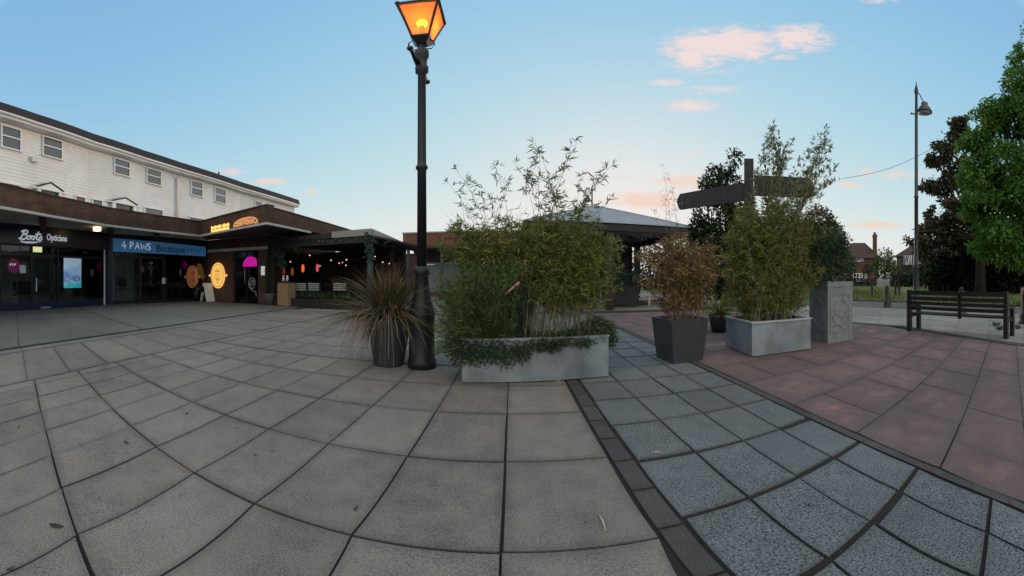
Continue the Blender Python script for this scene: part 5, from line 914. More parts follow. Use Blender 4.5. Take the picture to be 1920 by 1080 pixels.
# stone plinth with carved panels
q1, q2 = at(1552, 644), at(1600, 637); u1 = (q2 - q1).normalized(); FK = Face(q1, q2); FK2 = Face(FK.at(0, 0, -FK.len), q1); W_ = FK.len; H_ = 1.17
t = thing('stone_plinth', 'square grey stone plinth with carved panels under a dark shrub', 'plinth', tuple(q1))
mb = MB(); FK.box(mb, 0.0, W_, 0, 0.09, -W_, 0.0); FK.box(mb, 0.01, W_ - 0.01, 0.09, H_ - 0.10, -W_ + 0.01, -0.01); FK.box(mb, 0.0, W_, H_ - 0.10, H_, -W_, 0.0); mb.build('block', M['stone'], t)
for F in (FK, FK2):
    mb = MB()
    for a0, a1, z0_, z1_ in ((0.07, 0.11, .2, .95), (W_ - .11, W_ - .07, .2, .95), (.11, W_ - .11, .91, .95), (.11, W_ - .11, .2, .24)): F.box(mb, a0, a1, z0_, z1_, -0.03, -0.002)
    mb.build('panel_frame', M['stone'], t); mb = MB()
    mb.tube([F.at(W_ / 2 + 0.20 * math.cos(k * math.pi / 10) * (1 - .0 * k), 0.56 - 0.24 * math.sin(k * math.pi / 10), -0.012) for k in range(11)], 0.012, 6); mb.tube([F.at(W_ / 2 + 0.15 * math.cos(k * .42), 0.66 + 0.17 * math.sin(k * .42), -0.012) for k in range(16)], 0.012, 6); mb.tube([F.at(W_ / 2 - .17 + .34 * k / 6, 0.3 + 0.05 * math.sin(k * 1.05), -0.012) for k in range(7)], 0.012, 6); mb.build('carving', M['stone'], t)
sh = thing('dark_shrub', 'broad dark shrub growing on top of the stone plinth', 'shrub', tuple(FK.at(W_ / 2, H_, -W_ / 2)))
bl = [(tuple(tipx(x, y, FK, -W_ / 2 + rng.normal() * .1)), (r, r, r * .8)) for x, y, r in ((1556, 505, .38), (1582, 492, .32), (1532, 495, .34), (1560, 462, .36), (1540, 445, .32), (1575, 455, .26), (1522, 515, .28), (1520, 470, .3))]
P, D = blob_points(bl, 8000, 0.3, 0.1, 3); leaves('foliage', P, D, 0.07, 0.02, M['shrub'], sh); mb = MB()
for c, r in bl: mb.tube([FK.at(W_ / 2, H_ - 0.05, -W_ / 2), Vector(c)], 0.014, 5)
mb.build('stems', M['bark'], sh)
fs_ = thing('bright_shrub', 'brighter green shrub behind the plinth shrub, beside the bamboo', 'shrub', tuple(pt(1545, 560, 8.3)))
bl = [(tuple(pt(x, y, 8.3)), (r, r, r)) for x, y, r in ((1540, 440, .42), (1558, 452, .36), (1520, 455, .4), (1575, 480, .3), (1535, 500, .5), (1545, 560, .45))]; P, D = blob_points(bl, 3600, 0.3, 0.2, 2.5); leaves('foliage', P, D, 0.075, 0.025, M['broom'], fs_); mb = MB(); mb.tube([Vector((*pt(1545, 560, 8.3)[:2], 0)), pt(1545, 480, 8.3), pt(1545, 440, 8.3)], [0.06, 0.04, 0.01], 6); mb.build('stem', M['bark'], fs_)
# strap leaved plant between the tapered pot and the trough
q = at(1348, 622); q.z = 0; t = thing('strap_leaf_plant', 'strap leaved green plant in a round dark pot behind the tapered pot', 'plant', tuple(q)); mb = MB(); mb.lathe(q, [(0.17, 0), (0.24, 0.36), (0.25, 0.40), (0.21, 0.40), (0.2, 0.34), (0.01, 0.34)], 16); mb.build('pot', M['pot'], t); cv = []
for k in range(150): a = rng.random() * 6.283; el = rng.random() * 1.3; L = 0.5 + 0.5 * rng.random(); cv.append((q + Vector((0, 0, .36)), q + Vector((math.cos(a) * math.cos(el) * L, math.sin(a) * math.cos(el) * L, .36 + math.sin(el) * L - .15)), 0.15))
blades('blades', cv, 0.022, M['bamboo'], t)

# ------------------------------------------------------------------ finger post
FPp = pt(1404, 520, 7.1); FPp.z = 0
t = thing('finger_post', 'weathered wooden finger post with two blank looking direction arms above the bamboo', 'signpost', tuple(FPp))
ztop = zat(300, 7.1); mb = MB(); mb.box((FPp.x, FPp.y, ztop / 2), (0.19, 0.19, ztop), R(-38)); mb.build('post', M['greywood'], t)
def arm(x0, x1, y0t, y0b, y1t, d0, d1, th=0.06):
    a, b = pt(x0, y0t, d0), pt(x1, y1t, d1); zt_, zb_ = a.z, zat(y0b, d0); F = Face(a, b) if (b - a).x > 0 else Face(b, a); mb = MB(); L = F.len; flip = (b - a).x < 0
    prof = [(0, zb_), (L - 0.10, zb_), (L - 0.05, zb_ + 0.05), (L - 0.02, zb_ + .5 * (zt_ - zb_) - .03), (L, zb_ + .5 * (zt_ - zb_)), (L - 0.03, zt_ - 0.10), (L - 0.10, zt_), (0, zt_)]
    if flip: prof = [(L - p, z) for p, z in prof][::-1]
    n = len(prof); mb.add([F.at(p, z, -th / 2) for p, z in prof] + [F.at(p, z, th / 2) for p, z in prof], [tuple(range(n))[::-1], tuple(range(n, 2 * n))] + [(k, (k + 1) % n, n + (k + 1) % n, n + k) for k in range(n)]); o = mb.build('sign_arm', M['greywood'], t)
    if flip:
        for q in (0.16, 0.30, 0.36): mb = MB(); hz = zb_ + (zt_ - zb_) * 0.3; mb.bar(F.at(q, hz, th / 2 + .002), F.at(q, hz + 0.14, th / 2 + .002), 0.012, 0.006); mb.build('carved_mark', plain('pale_carving', (0.16, 0.16, 0.17), 0.9), o)
arm(1394, 1270, 344, 377, 364, 7.0, 8.0, 0.05); arm(1414, 1527, 329, 367, 335, 7.15, 7.4, 0.05)

# ------------------------------------------------------------------ pavilion
PA, PB_ = Vector((0.42, 12.9, 0)), Vector((7.66, 13.05, 0)); FV = Face(PA, PB_); DP = 6.8; ZV = 3.36; L_ = FV.len
t = thing('pavilion', 'open pavilion with a grey hipped metal roof and dark eaves', 'pavilion', tuple(FV.at(L_ / 2, 0, -DP / 2)))
ap = FV.at(L_ * 0.49, 4.72, -DP / 2); c4 = [FV.at(a, ZV, o) for a, o in ((0, 0), (L_, 0), (L_, -DP), (0, -DP))]
mb = MB(); mb.add(c4 + [ap], [(0, 1, 4), (1, 2, 4), (2, 3, 4), (3, 0, 4)]); mb.add([p - Vector((0, 0, .03)) for p in c4], [(3, 2, 1, 0)])
for k in range(4): mb.bar(c4[k].lerp(ap, .0), ap, 0.09, 0.05)
mb.build('roof', M['lead'], t)
mb = MB(); FV.box(mb, 0.02, L_ - .02, ZV - 0.30, ZV - 0.012, -0.2, -0.03); FV.box(mb, 0.02, L_ - .02, ZV - 0.30, ZV - 0.012, -DP + .03, -DP + .2); FV.box(mb, 0.02, 0.2, ZV - .3, ZV - .012, -DP + .2, -.2); FV.box(mb, L_ - .2, L_ - .02, ZV - .3, ZV - .012, -DP + .2, -.2); mb.build('eaves', M['dark'], t)
for a, o in ((0.25, -.25), (L_ - .25, -.25), (L_ * .46, -.25), (.25, -DP + .25), (L_ - .25, -DP + .25), (L_ * .46, -DP + .25)): mb = MB(); mb.box(FV.at(a, (ZV - .31) / 2, o), (0.30, 0.30, ZV - .31)); mb.build('column', M['darkwood'], t)
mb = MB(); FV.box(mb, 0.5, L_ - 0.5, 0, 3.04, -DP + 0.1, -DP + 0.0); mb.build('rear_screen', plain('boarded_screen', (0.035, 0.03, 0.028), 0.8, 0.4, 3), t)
mb = MB()
for k in range(40): a = 2.4 + (L_ - 2.8) * k / 40; mb.bar(FV.at(a, 3.05, -0.6 - rng.random() * 2), FV.at(a + .02, 2.3 + .4 * rng.random(), -0.6 - rng.random() * .2), 0.05, 0.02)
mb.build('hanging_slats', M['darkwood'], t)
q = pt(1111, 488, 17.0); l_ = thing('pavilion_lamp', 'amber lamp glowing behind the bamboo under the pavilion', 'lamp', tuple(q)); mb = MB(); mb.lathe(q, [(0.05, -.3), (0.12, -.24), (.12, .16), (.05, .24)], 10); mb.build('glow', emis('pav_glow', (1.0, 0.46, 0.08), 0.36), l_); mb = MB(); mb.tube([q + Vector((0, 0, .24)), (q.x, q.y, 3.3)], 0.015, 5); mb.build('cord', M['black'], l_)
# pale barrier and benches under the pavilion
def trestle(label, x0, x1, yt, d, kind):
    a, b = pt(x0, 520, d), pt(x1, 520, d); F = Face(a, b); h = zat(yt, d); t = thing('picnic_bench' if kind else 'picket_barrier', label, 'bench' if kind else 'barrier', tuple(F.at(F.len / 2, 0, 0)))
    if kind:
        mb = MB(); F.box(mb, 0, F.len, h - 0.06, h, -0.75, 0); mb.build('tabletop', M['greywhite'], t)
        for q in (0.08, F.len - 0.14):
            for o in (-0.05, -0.68): mb = MB(); F.box(mb, q, q + 0.07, 0, h - .062, o - 0.06, o); mb.build('leg', M['greywhite'], t)
        mb = MB(); F.box(mb, 0.16, F.len - .15, 0.22, 0.30, -0.45, -0.15); mb.build('stretcher', M['greywhite'], t)
    else:
        mb = MB(); F.box(mb, 0, F.len, h - .07, h, -.05, 0); mb.build('rail', M['greywhite'], t); mb = MB(); F.box(mb, 0, F.len, .1, .16, -.05, 0); mb.build('rail', M['greywhite'], t); n = max(3, int(F.len / .28)); mb = MB()
        for k in range(n): F.box(mb, F.len * k / n + 0.02, F.len * k / n + .11, 0.0 if k % 3 == 0 else .162, h - .072, -.048, -.002)
        mb.build('pickets', M['greywhite'], t)
trestle('pale picket barrier at the left under the pavilion', 1100, 1148, 534, 16.2, 0); trestle('pale trestle table beside the picket barrier', 1149, 1186, 534, 16.0, 1); trestle('low pale table farther right under the pavilion', 1190, 1222, 552, 15.6, 1)
dk2 = thing('timber_decking', 'low pale timber deck edge under the pavilion', 'decking', tuple(pt(1200, 566, 16.4))); a, b = pt(1183, 520, 16.6), pt(1300, 520, 17.4); F = Face(a, b); mb = MB(); F.box(mb, 0, F.len, 0, 0.12, -1.6, 0); F.box(mb, 0, F.len, 0.15, 0.18, -1.6, 0.04); mb.build('boards', plain('deck_boards', (0.30, 0.24, 0.21), 0.8), dk2)
P, D = blob_points([(tuple(pt(x, y, 15.2)), (r, r, r)) for x, y, r in ((1150, 523, .3), (1170, 520, .3), (1190, 522, .28))], 700); hp = thing('planting_trough', 'dark leafy planting on top of the picket barrier', 'planter', tuple(pt(1170, 525, 15.2))); leaves('foliage', P, D, .12, .05, M['ivy'], hp); a, b = pt(1142, 520, 15.2), pt(1198, 520, 15.2); F = Face(a, b); mb = MB(); F.box(mb, 0, F.len, .0, 1.06, -.3, -.02); mb.build('trough', M['dark'], hp)
q = pt(1367, 520, 15.6); mb = MB(); mb.box((q.x, q.y, 1.45), (0.45, 0.45, 2.9), R(-30)); mb.box((q.x, q.y, 2.94), (0.55, 0.55, 0.08), R(-30)); tag(mb.build('brick_pier', M['brick_r']), 'free standing red brick pier between the two bamboos', 'pier')
# small bush lit against the sky behind the far shop
tree('roof_tree', 'thin reddish tree showing above the far brick building', (-5.2, 31, 0), 6, [((-5.6, 31, 4.7), (1.3, 1, .8)), ((-3.8, 31, 4.6), (1.2, 1, .7)), ((-6.8, 31, 4.3), (1, 1, .6))], 900, 0.16, M['copper'], 0.14, gaps=.6)
# green tree behind the finger post
d = 15.0
bl = [(tuple(pt(x, y, d + dd)), (r, r, r * 1.05)) for x, y, r, dd in ((1376, 297, .42, 0), (1362, 318, .38, .2), (1342, 322, .36, -.2), (1328, 345, .42, 0), (1372, 345, .5, .3), (1345, 372, .7, 0), (1385, 385, .8, .4), (1322, 400, .62, 0), (1365, 420, .95, 0), (1332, 445, .7, .2), (1400, 430, .9, .5), (1310, 430, .5, 0), (1318, 475, .8, .3), (1345, 490, .9, .4), (1385, 490, 1.0, .6), (1330, 525, .9, .3), (1370, 530, 1.0, .9), (1300, 500, .6, .5))]
tree('ivy_tree', 'dark green knobbly crowned tree behind the finger post', tuple(pt(1362, 520, d).xy) + (0,), 6.5, bl, 15000, 0.15, M['dtree'], 0.22, gaps=.3, gs=1.3, trunk_h=2.4, shell=.35)
d = 24
bl = [(tuple(pt(x, y, d)), (r, r, r * .85)) for x, y, r in ((1535, 418, 1.3), (1550, 440, 1.2), (1515, 440, 1.3), (1560, 470, 1.2), (1500, 470, 1.4), (1540, 480, 1.5))]
tree('small_copper_tree', 'small round tree with reddish top behind the stone plinth', tuple(pt(1530, 520, d).xy) + (0,), 6, bl, 8000, 0.22, M['copper'], 0.2, gaps=.3, gs=.8)

# ------------------------------------------------------------------ bench, bollards, street lamps
ba, bb = at(1701, 620.5), at(1889, 636.5); FBn = Face(ba, bb); L_ = FBn.len
t = thing('park_bench', 'dark slatted wooden park bench seen from behind', 'bench', tuple(FBn.at(L_ / 2, 0, -.25)))
mb = MB()
for k, (z, h) in enumerate(((0.90, 0.09), (0.775, 0.075), (0.665, 0.07), (0.555, 0.07))): FBn.box(mb, 0.05, L_ - 0.05, z - h / 2, z + h / 2, -0.035 - 0.012 * k, 0.0 - 0.012 * k)
mb.build('backrest', M['darkwood'], t)
mb = MB()
for k in range(4): FBn.box(mb, 0.02, L_ - .02, 0.405, 0.435, -0.15 - 0.1 * k, -0.065 - 0.1 * k)
mb.build('seat', M['darkwood'], t)
for a in (0.0, L_ - 0.085): 
    mb = MB(); FBn.box(mb, a, a + 0.085, 0, 0.965, -0.085, 0.012); mb.build('leg', M['darkwood'], t)
    mb = MB(); FBn.box(mb, a, a + 0.085, 0, 0.60, -0.46, -0.375); mb.build('leg', M['darkwood'], t); mb = MB(); FBn.box(mb, a - .005, a + 0.09, 0.60, 0.64, -0.48, -0.086); mb.build('armrest', M['darkwood'], t)
    mb = MB(); FBn.box(mb, a + .02, a + 0.065, 0.33, 0.40, -0.375, -0.087); mb.build('side_rail', M['darkwood'], t)
mb = MB(); FBn.box(mb, L_ * .53, L_ * .53 + .07, 0.36, 0.94, -.10, -.06); mb.build('centre_support', M['darkwood'], t)
def bollard_at(p, label):
    t = thing('bollard', label, 'bollard', tuple(p), 'black bollards along the road kerb'); mb = MB(); mb.lathe(p, [(0.185, 0), (0.185, 0.05), (0.145, 0.10), (0.165, 0.20), (0.10, 0.32), (0.085, 0.74), (0.09, 0.77), (0.09, 0.80), (0.065, 0.83)], 14); mb.build('post', M['black'], t)
    mb = MB(); mb.lathe(p, [(0.055, 0.83), (0.07, 0.87), (0.05, 0.915), (0.01, 0.93)], 12); mb.build('cap', M['black'], t); return t
bo = bollard_at(at(1663, 577), 'black bollard standing clear to the left of the bench')
for x, y, lb in ((1803, 590, 'black bollard seen through the slats at the middle of the bench'), (1922, 607, 'black bollard at the right hand edge beyond the bench')):
    c = copy_tree(bo, loc=at(x, y)); c['label'] = lb
def street_lamp(p, H, label, az, sc=1.0):
    t = thing('street_lamp', label, 'street lamp', tuple(p), 'tall street lamps with bell shades'); mb = MB(); mb.lathe(p, [(0.17 * sc, 0), (0.17 * sc, .25), (0.12 * sc, .35), (0.11 * sc, 1.6), (0.135 * sc, 1.65), (0.085 * sc, 1.8), (0.075 * sc, H * .45), (0.095 * sc, H * .452), (0.095 * sc, H * .457), (0.07 * sc, H * .46), (0.055 * sc, H * .93), (0.085 * sc, H * .935), (0.075 * sc, H * .955), (0.03 * sc, H * .975), (0.004, H)], 14); mb.build('column', M['lampsteel'], t)
    u = Vector((math.cos(az), math.sin(az), 0)); z = H * .945; mb = MB(); mb.tube([p + Vector((0, 0, z)), p + u * 0.14 * sc + Vector((0, 0, z - .12)), p + u * 0.26 * sc + Vector((0, 0, z - .36)), p + u * .32 * sc + Vector((0, 0, z - .48))], 0.022 * sc, 6); mb.build('arm', M['lampsteel'], t); mb = MB(); mb.tube([p + Vector((0, 0, z - 1.15)), p - u * .2 * sc + Vector((0, 0, z - 1.15))], 0.03 * sc, 6); mb.sphere(p - u * .2 * sc + Vector((0, 0, z - 1.15)), 0.05 * sc, 8, 5); mb.build('knob', M['lampsteel'], t)
    c = p + u * .36 * sc + Vector((0, 0, z - .98)); mb = MB(); mb.lathe(c, [(0.31 * sc, 0), (0.30 * sc, .06), (0.22 * sc, .24), (0.15 * sc, .33), (0.13 * sc, .36), (0.13 * sc, .48), (.05 * sc, .54)], 16); mb.build('bell_shade', M['lampsteel'], t); mb = MB(); mb.lathe(c, [(.02, -.10), (0.18 * sc, -.06), (0.27 * sc, -.004)], 16); mb.build('lens', plain('lamp_lens', (0.42, 0.42, 0.42), 0.3, .05), t); return t
p = at(1718, 581); street_lamp(p, zat(152, p.xy.length), 'tall slim street lamp with a bell shade beyond the bench', R(-38))
p = pt(1110, 520, 27); p.z = 0; street_lamp(p, zat(345, 27), 'distant street lamp poking up behind the pavilion roof', R(180))
mb = MB(); a, b = pt(1578, 335, 16), pt(1745, 280, 19); mb.tube([a.lerp(b, k / 10) - Vector((0, 0, 0.35 * math.sin(math.pi * k / 10))) for k in range(11)], 0.012, 4); tag(mb.build('overhead_cable', M['lampsteel']), 'thin overhead cable sagging across the sky past the street lamp', 'cable')
# ------------------------------------------------------------------ houses beyond the road
def house(name, label, F, dep, ze, zr, hip, wallm, roofm, over=0.45):
    t = thing(name, label, 'house', tuple(F.at(F.len / 2, 0, -dep / 2))); mb = MB(); F.box(mb, 0, F.len, 0, ze, -dep, 0); mb.build('wall', wallm, t)
    c = [F.at(a, ze, o) for a, o in ((-over, over), (F.len + over, over), (F.len + over, -dep - over), (-over, -dep - over))]; r0_, r1_ = F.at(hip, zr, -dep / 2), F.at(F.len - hip, zr, -dep / 2)
    mb = MB(); mb.add(c + [r0_, r1_], [(0, 1, 5, 4), (1, 2, 5), (2, 3, 4, 5), (3, 0, 4), (3, 2, 1, 0)]); return t, mb.build('roof', roofm, t)
def hwin(F, a0, a1, z0, z1, nx, nz_, t):
    mb = MB(); f = 0.09
    for k in range(nx + 1): q = a0 + (a1 - a0) * k / nx; F.box(mb, q - f / 2, q + f / 2, z0, z1, 0.01, 0.09)
    for k in range(nz_ + 1): q = z0 + (z1 - z0) * k / nz_; F.box(mb, a0 + f / 2, a1 - f / 2, q - f / 2, q + f / 2, 0.008, 0.085)
    w = mb.build('window', M['white'], t); mb = MB(); F.box(mb, a0, a1, z0, z1, 0.003, 0.02); mb.build('pane', M['winglass'], w)
d = 62.0
F = Face(pt(1572, 520, d), pt(1648, 520, d)); t, rf = house('brick_house', 'brick house with hipped roof, white windows and a tall chimney, left of the street lamp', F, 8.5, zat(484, d), zat(451, d), 2.4, M['brick_r'], M['tile_r'])
def hw(F, x0, x1, y0, y1, nx, nz_, t): hwin(F, F.px(x0, y0)[0], F.px(x1, y0)[0], F.px((x0 + x1) / 2, y1)[1], F.px((x0 + x1) / 2, y0)[1], nx, nz_, t)
hw(F, 1600, 1618, 483, 490, 3, 1, t); hw(F, 1600, 1617, 513, 527, 3, 2, t); hw(F, 1622, 1625, 513, 522, 1, 1, t); hw(F, 1578, 1590, 484, 491, 2, 1, t); hw(F, 1578, 1592, 513, 527, 2, 2, t)
q = F.at(F.px(1641, 460)[0], 0, -1.5); mb = MB(); mb.box((q.x, q.y, zat(462, d + 1)), (0.75, 0.75, 4.4), F.rz); mb.box((q.x, q.y, zat(442.5, d + 1)), (0.9, .9, .25), F.rz)
for k in (-.18, .18): mb.lathe((q.x + k, q.y, zat(441, d + 1)), [(.12, 0), (.13, .6), (.09, .6)], 8)
mb.build('chimney', M['brick_r'], rf)
F = Face(pt(1681, 520, d), pt(1790, 520, d)); t, rf = house('timbered_house', 'brick house with a half timbered bay, partly hidden by the big trees', F, 9, zat(481, d), zat(446, d), 4.0, M['brick_r'], M['tile'])
a0, a1 = F.px(1695, 480)[0], F.px(1713, 480)[0]; mb = MB(); F.box(mb, a0, a1, zat(497, d), zat(478, d), 0.0, 0.7); mb.build('bay', M['white'], t)
mb = MB(); z0_, z1_ = zat(497, d), zat(478, d); Fy = F
for q in (0.08, .33, .66, .92): F.box(mb, a0 + (a1 - a0) * q - .06, a0 + (a1 - a0) * q + .06, z0_, z1_, 0.701, .74)
for q in range(4): mb.bar(F.at(a0 + (a1 - a0) * (.1 + .24 * q), z0_, .75), F.at(a0 + (a1 - a0) * (.3 + .2 * q), z1_, .75), .1, .05)
F.box(mb, a0 - .02, a1 + .02, z0_ - .12, z0_ - .003, 0.01, .76); F.box(mb, a0 - .02, a1 + .02, z1_ + .003, z1_ + .12, .01, .76); mb.build('timbers', M['black'], t)
hw(F, 1722, 1732, 484, 494, 2, 1, t); hw(F, 1762, 1775, 486, 495, 2, 1, t); hw(F, 1698, 1712, 508, 520, 3, 2, t)
tree('garden_tree', 'bushy green garden tree between the two brick houses', tuple(pt(1659, 520, 55).xy) + (0,), 5, [(tuple(pt(x, y, 55)), (r, r, r)) for x, y, r in ((1658, 482, 1.6), (1655, 497, 1.8), (1664, 497, 1.5), (1660, 510, 1.8))], 1500, .4, M['broom'], .2, gaps=.2)
tree('yellow_bush_tree', 'small yellowish bush tree beside the timbered house', tuple(pt(1674, 520, 58).xy) + (0,), 3, [(tuple(pt(x, y, 58)), (r, r, r)) for x, y, r in ((1672, 502, 1.1), (1678, 506, 1.2), (1670, 511, 1.2))], 600, .35, M['broom'], .12, gaps=.2)
def shrubmass(name, label, pts, d, n, leaf, mat, cat='shrub'):
    c = pt(pts[0][0], 520, d); t = thing(name, label, cat, (c.x, c.y, 0)); bl = [(tuple(pt(x, y, d)), (r, r, r * .9)) for x, y, r in pts]; P, D = blob_points(bl, n, .3, .15, .8); leaves('foliage', P, D, leaf * (.6 + .8 * rng.random(len(P))), leaf * .5, mat, t); mb = MB()
    for cc_, r in bl: mb.tube([(cc_[0], cc_[1], -.05), cc_], [r[0] * .12, r[0] * .04], 6)
    mb.build('stems', M['bark'], t)
shrubmass('garden_shrub', 'low dark shrubs in front of the chimneyed brick house', [(1595, 532, 1.0), (1608, 530, .9), (1622, 534, .8), (1635, 531, 1.0), (1593, 506, .9), (1627, 503, .9), (1585, 528, 1.1)], 50, 1500, .35, M['dtree'])
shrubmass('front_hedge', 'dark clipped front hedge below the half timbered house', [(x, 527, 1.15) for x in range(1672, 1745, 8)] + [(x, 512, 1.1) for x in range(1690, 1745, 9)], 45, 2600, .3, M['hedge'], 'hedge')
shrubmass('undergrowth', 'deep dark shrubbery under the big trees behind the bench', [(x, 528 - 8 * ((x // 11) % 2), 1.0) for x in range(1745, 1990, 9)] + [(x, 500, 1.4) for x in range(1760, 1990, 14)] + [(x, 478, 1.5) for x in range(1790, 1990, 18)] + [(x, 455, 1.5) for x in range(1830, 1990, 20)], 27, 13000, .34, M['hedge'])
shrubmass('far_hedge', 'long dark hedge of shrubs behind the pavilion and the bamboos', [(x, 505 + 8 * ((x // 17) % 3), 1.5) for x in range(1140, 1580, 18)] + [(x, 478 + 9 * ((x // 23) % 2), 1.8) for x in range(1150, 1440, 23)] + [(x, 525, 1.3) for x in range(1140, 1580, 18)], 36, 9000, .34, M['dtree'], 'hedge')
shrubmass('mixed_shrub', 'mid green garden shrub in front of the timbered house', [(1742, 500, 1.0), (1755, 495, 1.1), (1765, 505, 1.1), (1735, 512, .9), (1750, 480, .8)], 38, 1500, .3, M['dtree'])
a, b = pt(1644, 520, 42), pt(1668, 520, 42); F = Face(a, b); t = thing('picket_fence', 'grey picket fence in the gap between the two houses', 'fence', tuple(a)); mb = MB(); n = 9
for k in range(n): F.box(mb, F.len * k / n, F.len * k / n + .10, 0, 1.05, -.03, 0)
mb.build('pickets', M['fence'], t); mb = MB(); F.box(mb, 0, F.len, .8, .9, -.07, -.032); mb.build('rail', M['fence'], t); mb = MB(); F.box(mb, 0, F.len, .25, .35, -.07, -.032); mb.build('rail', M['fence'], t)
a, b = pt(1748, 520, 27), pt(1775, 520, 27); F = Face(a, b); mb = MB(); F.box(mb, 0, F.len, 0, .75, -.25, 0); F.box(mb, -.03, F.len + .03, .75, .82, -.28, .03); tag(mb.build('garden_wall', M['stone']), 'short pale garden wall under the trees behind the bench', 'wall')
for k, (x, y, lb) in enumerate(((1635, 558, 'thin wooden post standing alone on the verge left of the bollard'), (1679, 555, 'first of two close wooden verge posts right of the bollard'), (1686, 556, 'second of two close wooden verge posts, nearest the bench'), (1917, 574, 'pale wooden verge post at the right edge beyond the bench'))):
    q = at(x, y); t = thing('verge_post', lb, 'post', tuple(q), 'wooden posts along the verge'); mb = MB(); mb.box((q.x, q.y, .40), (.13, .13, .8), R(20)); mb.build('shaft', M['wood'] if k == 3 else M['greywood'], t); mb = MB(); mb.add([(q.x - .065, q.y - .065, .802), (q.x + .065, q.y - .065, .802), (q.x + .065, q.y + .065, .802), (q.x - .065, q.y + .065, .802), (q.x, q.y, .87)], [(0, 1, 4), (1, 2, 4), (2, 3, 4), (3, 0, 4), (3, 2, 1, 0)]); mb.build('pointed_top', M['greywood'], t)
# ------------------------------------------------------------------ big trees on the right
d = 24
bl = [(tuple(pt(x, y, d + dd)), (r, r, r * .9)) for x, y, r, dd in ((1765, 285, .95, 0), (1785, 262, 1.0, .5), (1800, 235, .9, 0), (1752, 300, .6, -.3), (1745, 355, .85, 0), (1770, 345, 1.1, .5), (1795, 320, 1.4, 1), (1780, 395, 1.2, 0), (1755, 405, .9, .3), (1740, 440, 1.0, 0), (1715, 450, .7, -.2), (1765, 450, 1.3, .6), (1795, 440, 1.2, 1), (1820, 400, 1.6, 1.5), (1840, 350, 1.8, 2), (1735, 470, .8, 0), (1850, 455, 1.6, 1), (1890, 450, 1.8, 2), (1930, 440, 2.0, 2))]
tree('copper_tree', 'large dark tree with copper tinted leaves, behind the bright green one', tuple(pt(1838, 520, d).xy) + (0,), 12, [(c, (r[0] * .92, r[1] * .92, r[2] * .9)) for c, r in bl], 23000, 0.30, M['copper'], 0.36, gaps=.52, gs=1.1, trunk_h=4.0, shell=.35)
d = 17.5
bl = [(tuple(pt(x, y, d + dd)), (r, r, r * .85)) for x, y, r, dd in ((1912, 150, .9, 0), (1890, 172, .7, 0), (1868, 205, .9, .3), (1842, 225, .75, 0), (1832, 262, .8, -.2), (1860, 262, 1.1, .4), (1900, 220, 1.4, .6), (1828, 312, .75, 0), (1850, 330, 1.0, -.4), (1885, 300, 1.3, -.5), (1835, 370, .9, 0), (1868, 388, 1.1, -.4), (1905, 360, 1.4, -.4), (1850, 425, .75, 0), (1880, 435, .9, -.6), (1905, 440, .9, -.5), (1940, 120, 1.5, .5), (1960, 220, 2.0, .3), (1960, 330, 2.0, 0), (1950, 420, 1.5, -.2), (1990, 60, 2.0, 1), (2000, 200, 2.2, 1), (1925, 90, .6, 0), (1812, 275, .5, 0), (1815, 335, .6, .2), (1822, 395, .6, .2), (1845, 462, .8, .3), (1880, 470, .9, 0), (1915, 475, 1.0, 0))]
tree('green_tree', 'tall bright green leafy tree filling the right edge behind the bench', tuple(pt(1955, 520, d).xy) + (0,), 14, bl, 42000, 0.22, M['tree'], 0.40, gaps=.26, gs=.9, trunk_h=3.6, shell=.45)
d = 31
bl = [(tuple(pt(x, y, d)), (2.2, 2.2, 2.0)) for x, y in ((1800, 485), (1840, 470), (1880, 480), (1920, 470), (1960, 480), (1775, 500), (1830, 505), (1900, 505))]
tree('dark_tree', 'broad dark tree closing the view behind the big trees', tuple(pt(1870, 520, d).xy) + (0,), 8, bl, 8000, 0.40, M['dtree'], 0.35, gaps=.15, gs=.6)
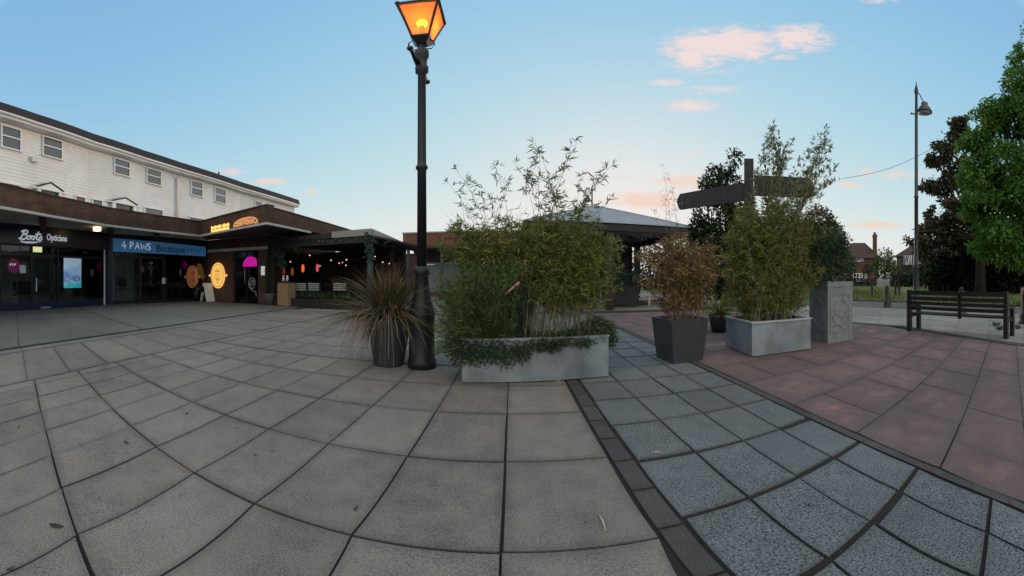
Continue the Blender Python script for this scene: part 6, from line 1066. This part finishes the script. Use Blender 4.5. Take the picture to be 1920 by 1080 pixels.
# ------------------------------------------------------------------ weeds and litter
for k, (x, y, lb) in enumerate(((1868, 612, 'weed tuft in a footpath joint near the right bench leg'), (1909, 617, 'weed tuft at the right edge of the footpath'), (1876, 620, 'small weed in front of the larger tuft by the right bench leg'))):
    q = at(x, y); t = thing('weed', lb, 'weed', tuple(q), 'weeds in the footpath joints'); P = [q + Vector((rng.normal() * .05, rng.normal() * .05, .06 * rng.random())) for _ in range(70)]; leaves('leaf_tuft', P, rng.normal(size=(70, 3)) * .5 + np.array([0, 0, .9]), .085, .022, M['broom'], t); mb = MB()
    for j in range(4): mb.tube([q, q + Vector((rng.normal() * .04, rng.normal() * .04, .13))], .004, 4)
    mb.build('stem', M['cane'], t)
dl = plain('dead_leaf', (0.045, 0.036, 0.028), .9, .4, 30)
for x, y, sz in ((106, 988, .05), (237, 832, .035), (350, 776, .035), (512, 848, .022), (667, 955, .03), (632, 743, .03), (20, 1068, .03), (35, 801, .03), (480, 855, .018), (1520, 950, .02), (905, 706, .03)):
    q = at(x, y); a = rng.random() * 6.28; sz *= .62; mb = MB(); n = 9; V = []
    for i in range(n): f = i / (n - 1); w_ = sz * .45 * math.sin(math.pi * f) ** .7; V += [(q.x + math.cos(a) * (f - .5) * 2 * sz - math.sin(a) * w_, q.y + math.sin(a) * (f - .5) * 2 * sz + math.cos(a) * w_, .006 + .012 * abs(f - .5)), (q.x + math.cos(a) * (f - .5) * 2 * sz + math.sin(a) * w_, q.y + math.sin(a) * (f - .5) * 2 * sz - math.cos(a) * w_, .004 + .018 * f)]
    mb.add(V, [(2 * i, 2 * i + 1, 2 * i + 3, 2 * i + 2) for i in range(n - 1)]); tag(mb.build('fallen_leaf', dl), 'small dark fallen leaf lying on the open paving', 'leaf', 'fallen leaves on the paving')
for x0, y0_, x1, y1_, lb in ((1122, 965, 1136, 997, 'pale dry twig lying on the beige slabs near the dark edging'), (1222, 850, 1240, 851, 'pale bamboo leaf lying on the granite slabs'), (985, 716, 1000, 715, 'pale leaf lying against the foot of the galvanised planter'), (1043, 716, 1050, 716, 'greenish leaf at the foot of the galvanised planter')):
    a, b = at(x0, y0_), at(x1, y1_); mb = MB(); mb.tube([a + Vector((0, 0, .006)), a.lerp(b, .5) + Vector((0.004, 0.004, .012)), b + Vector((0, 0, .006))], [.003, .006, .002], 6); tag(mb.build('twig', plain('pale_twig_%d' % x0, (0.36, 0.33, 0.25), .8)), lb, 'twig')
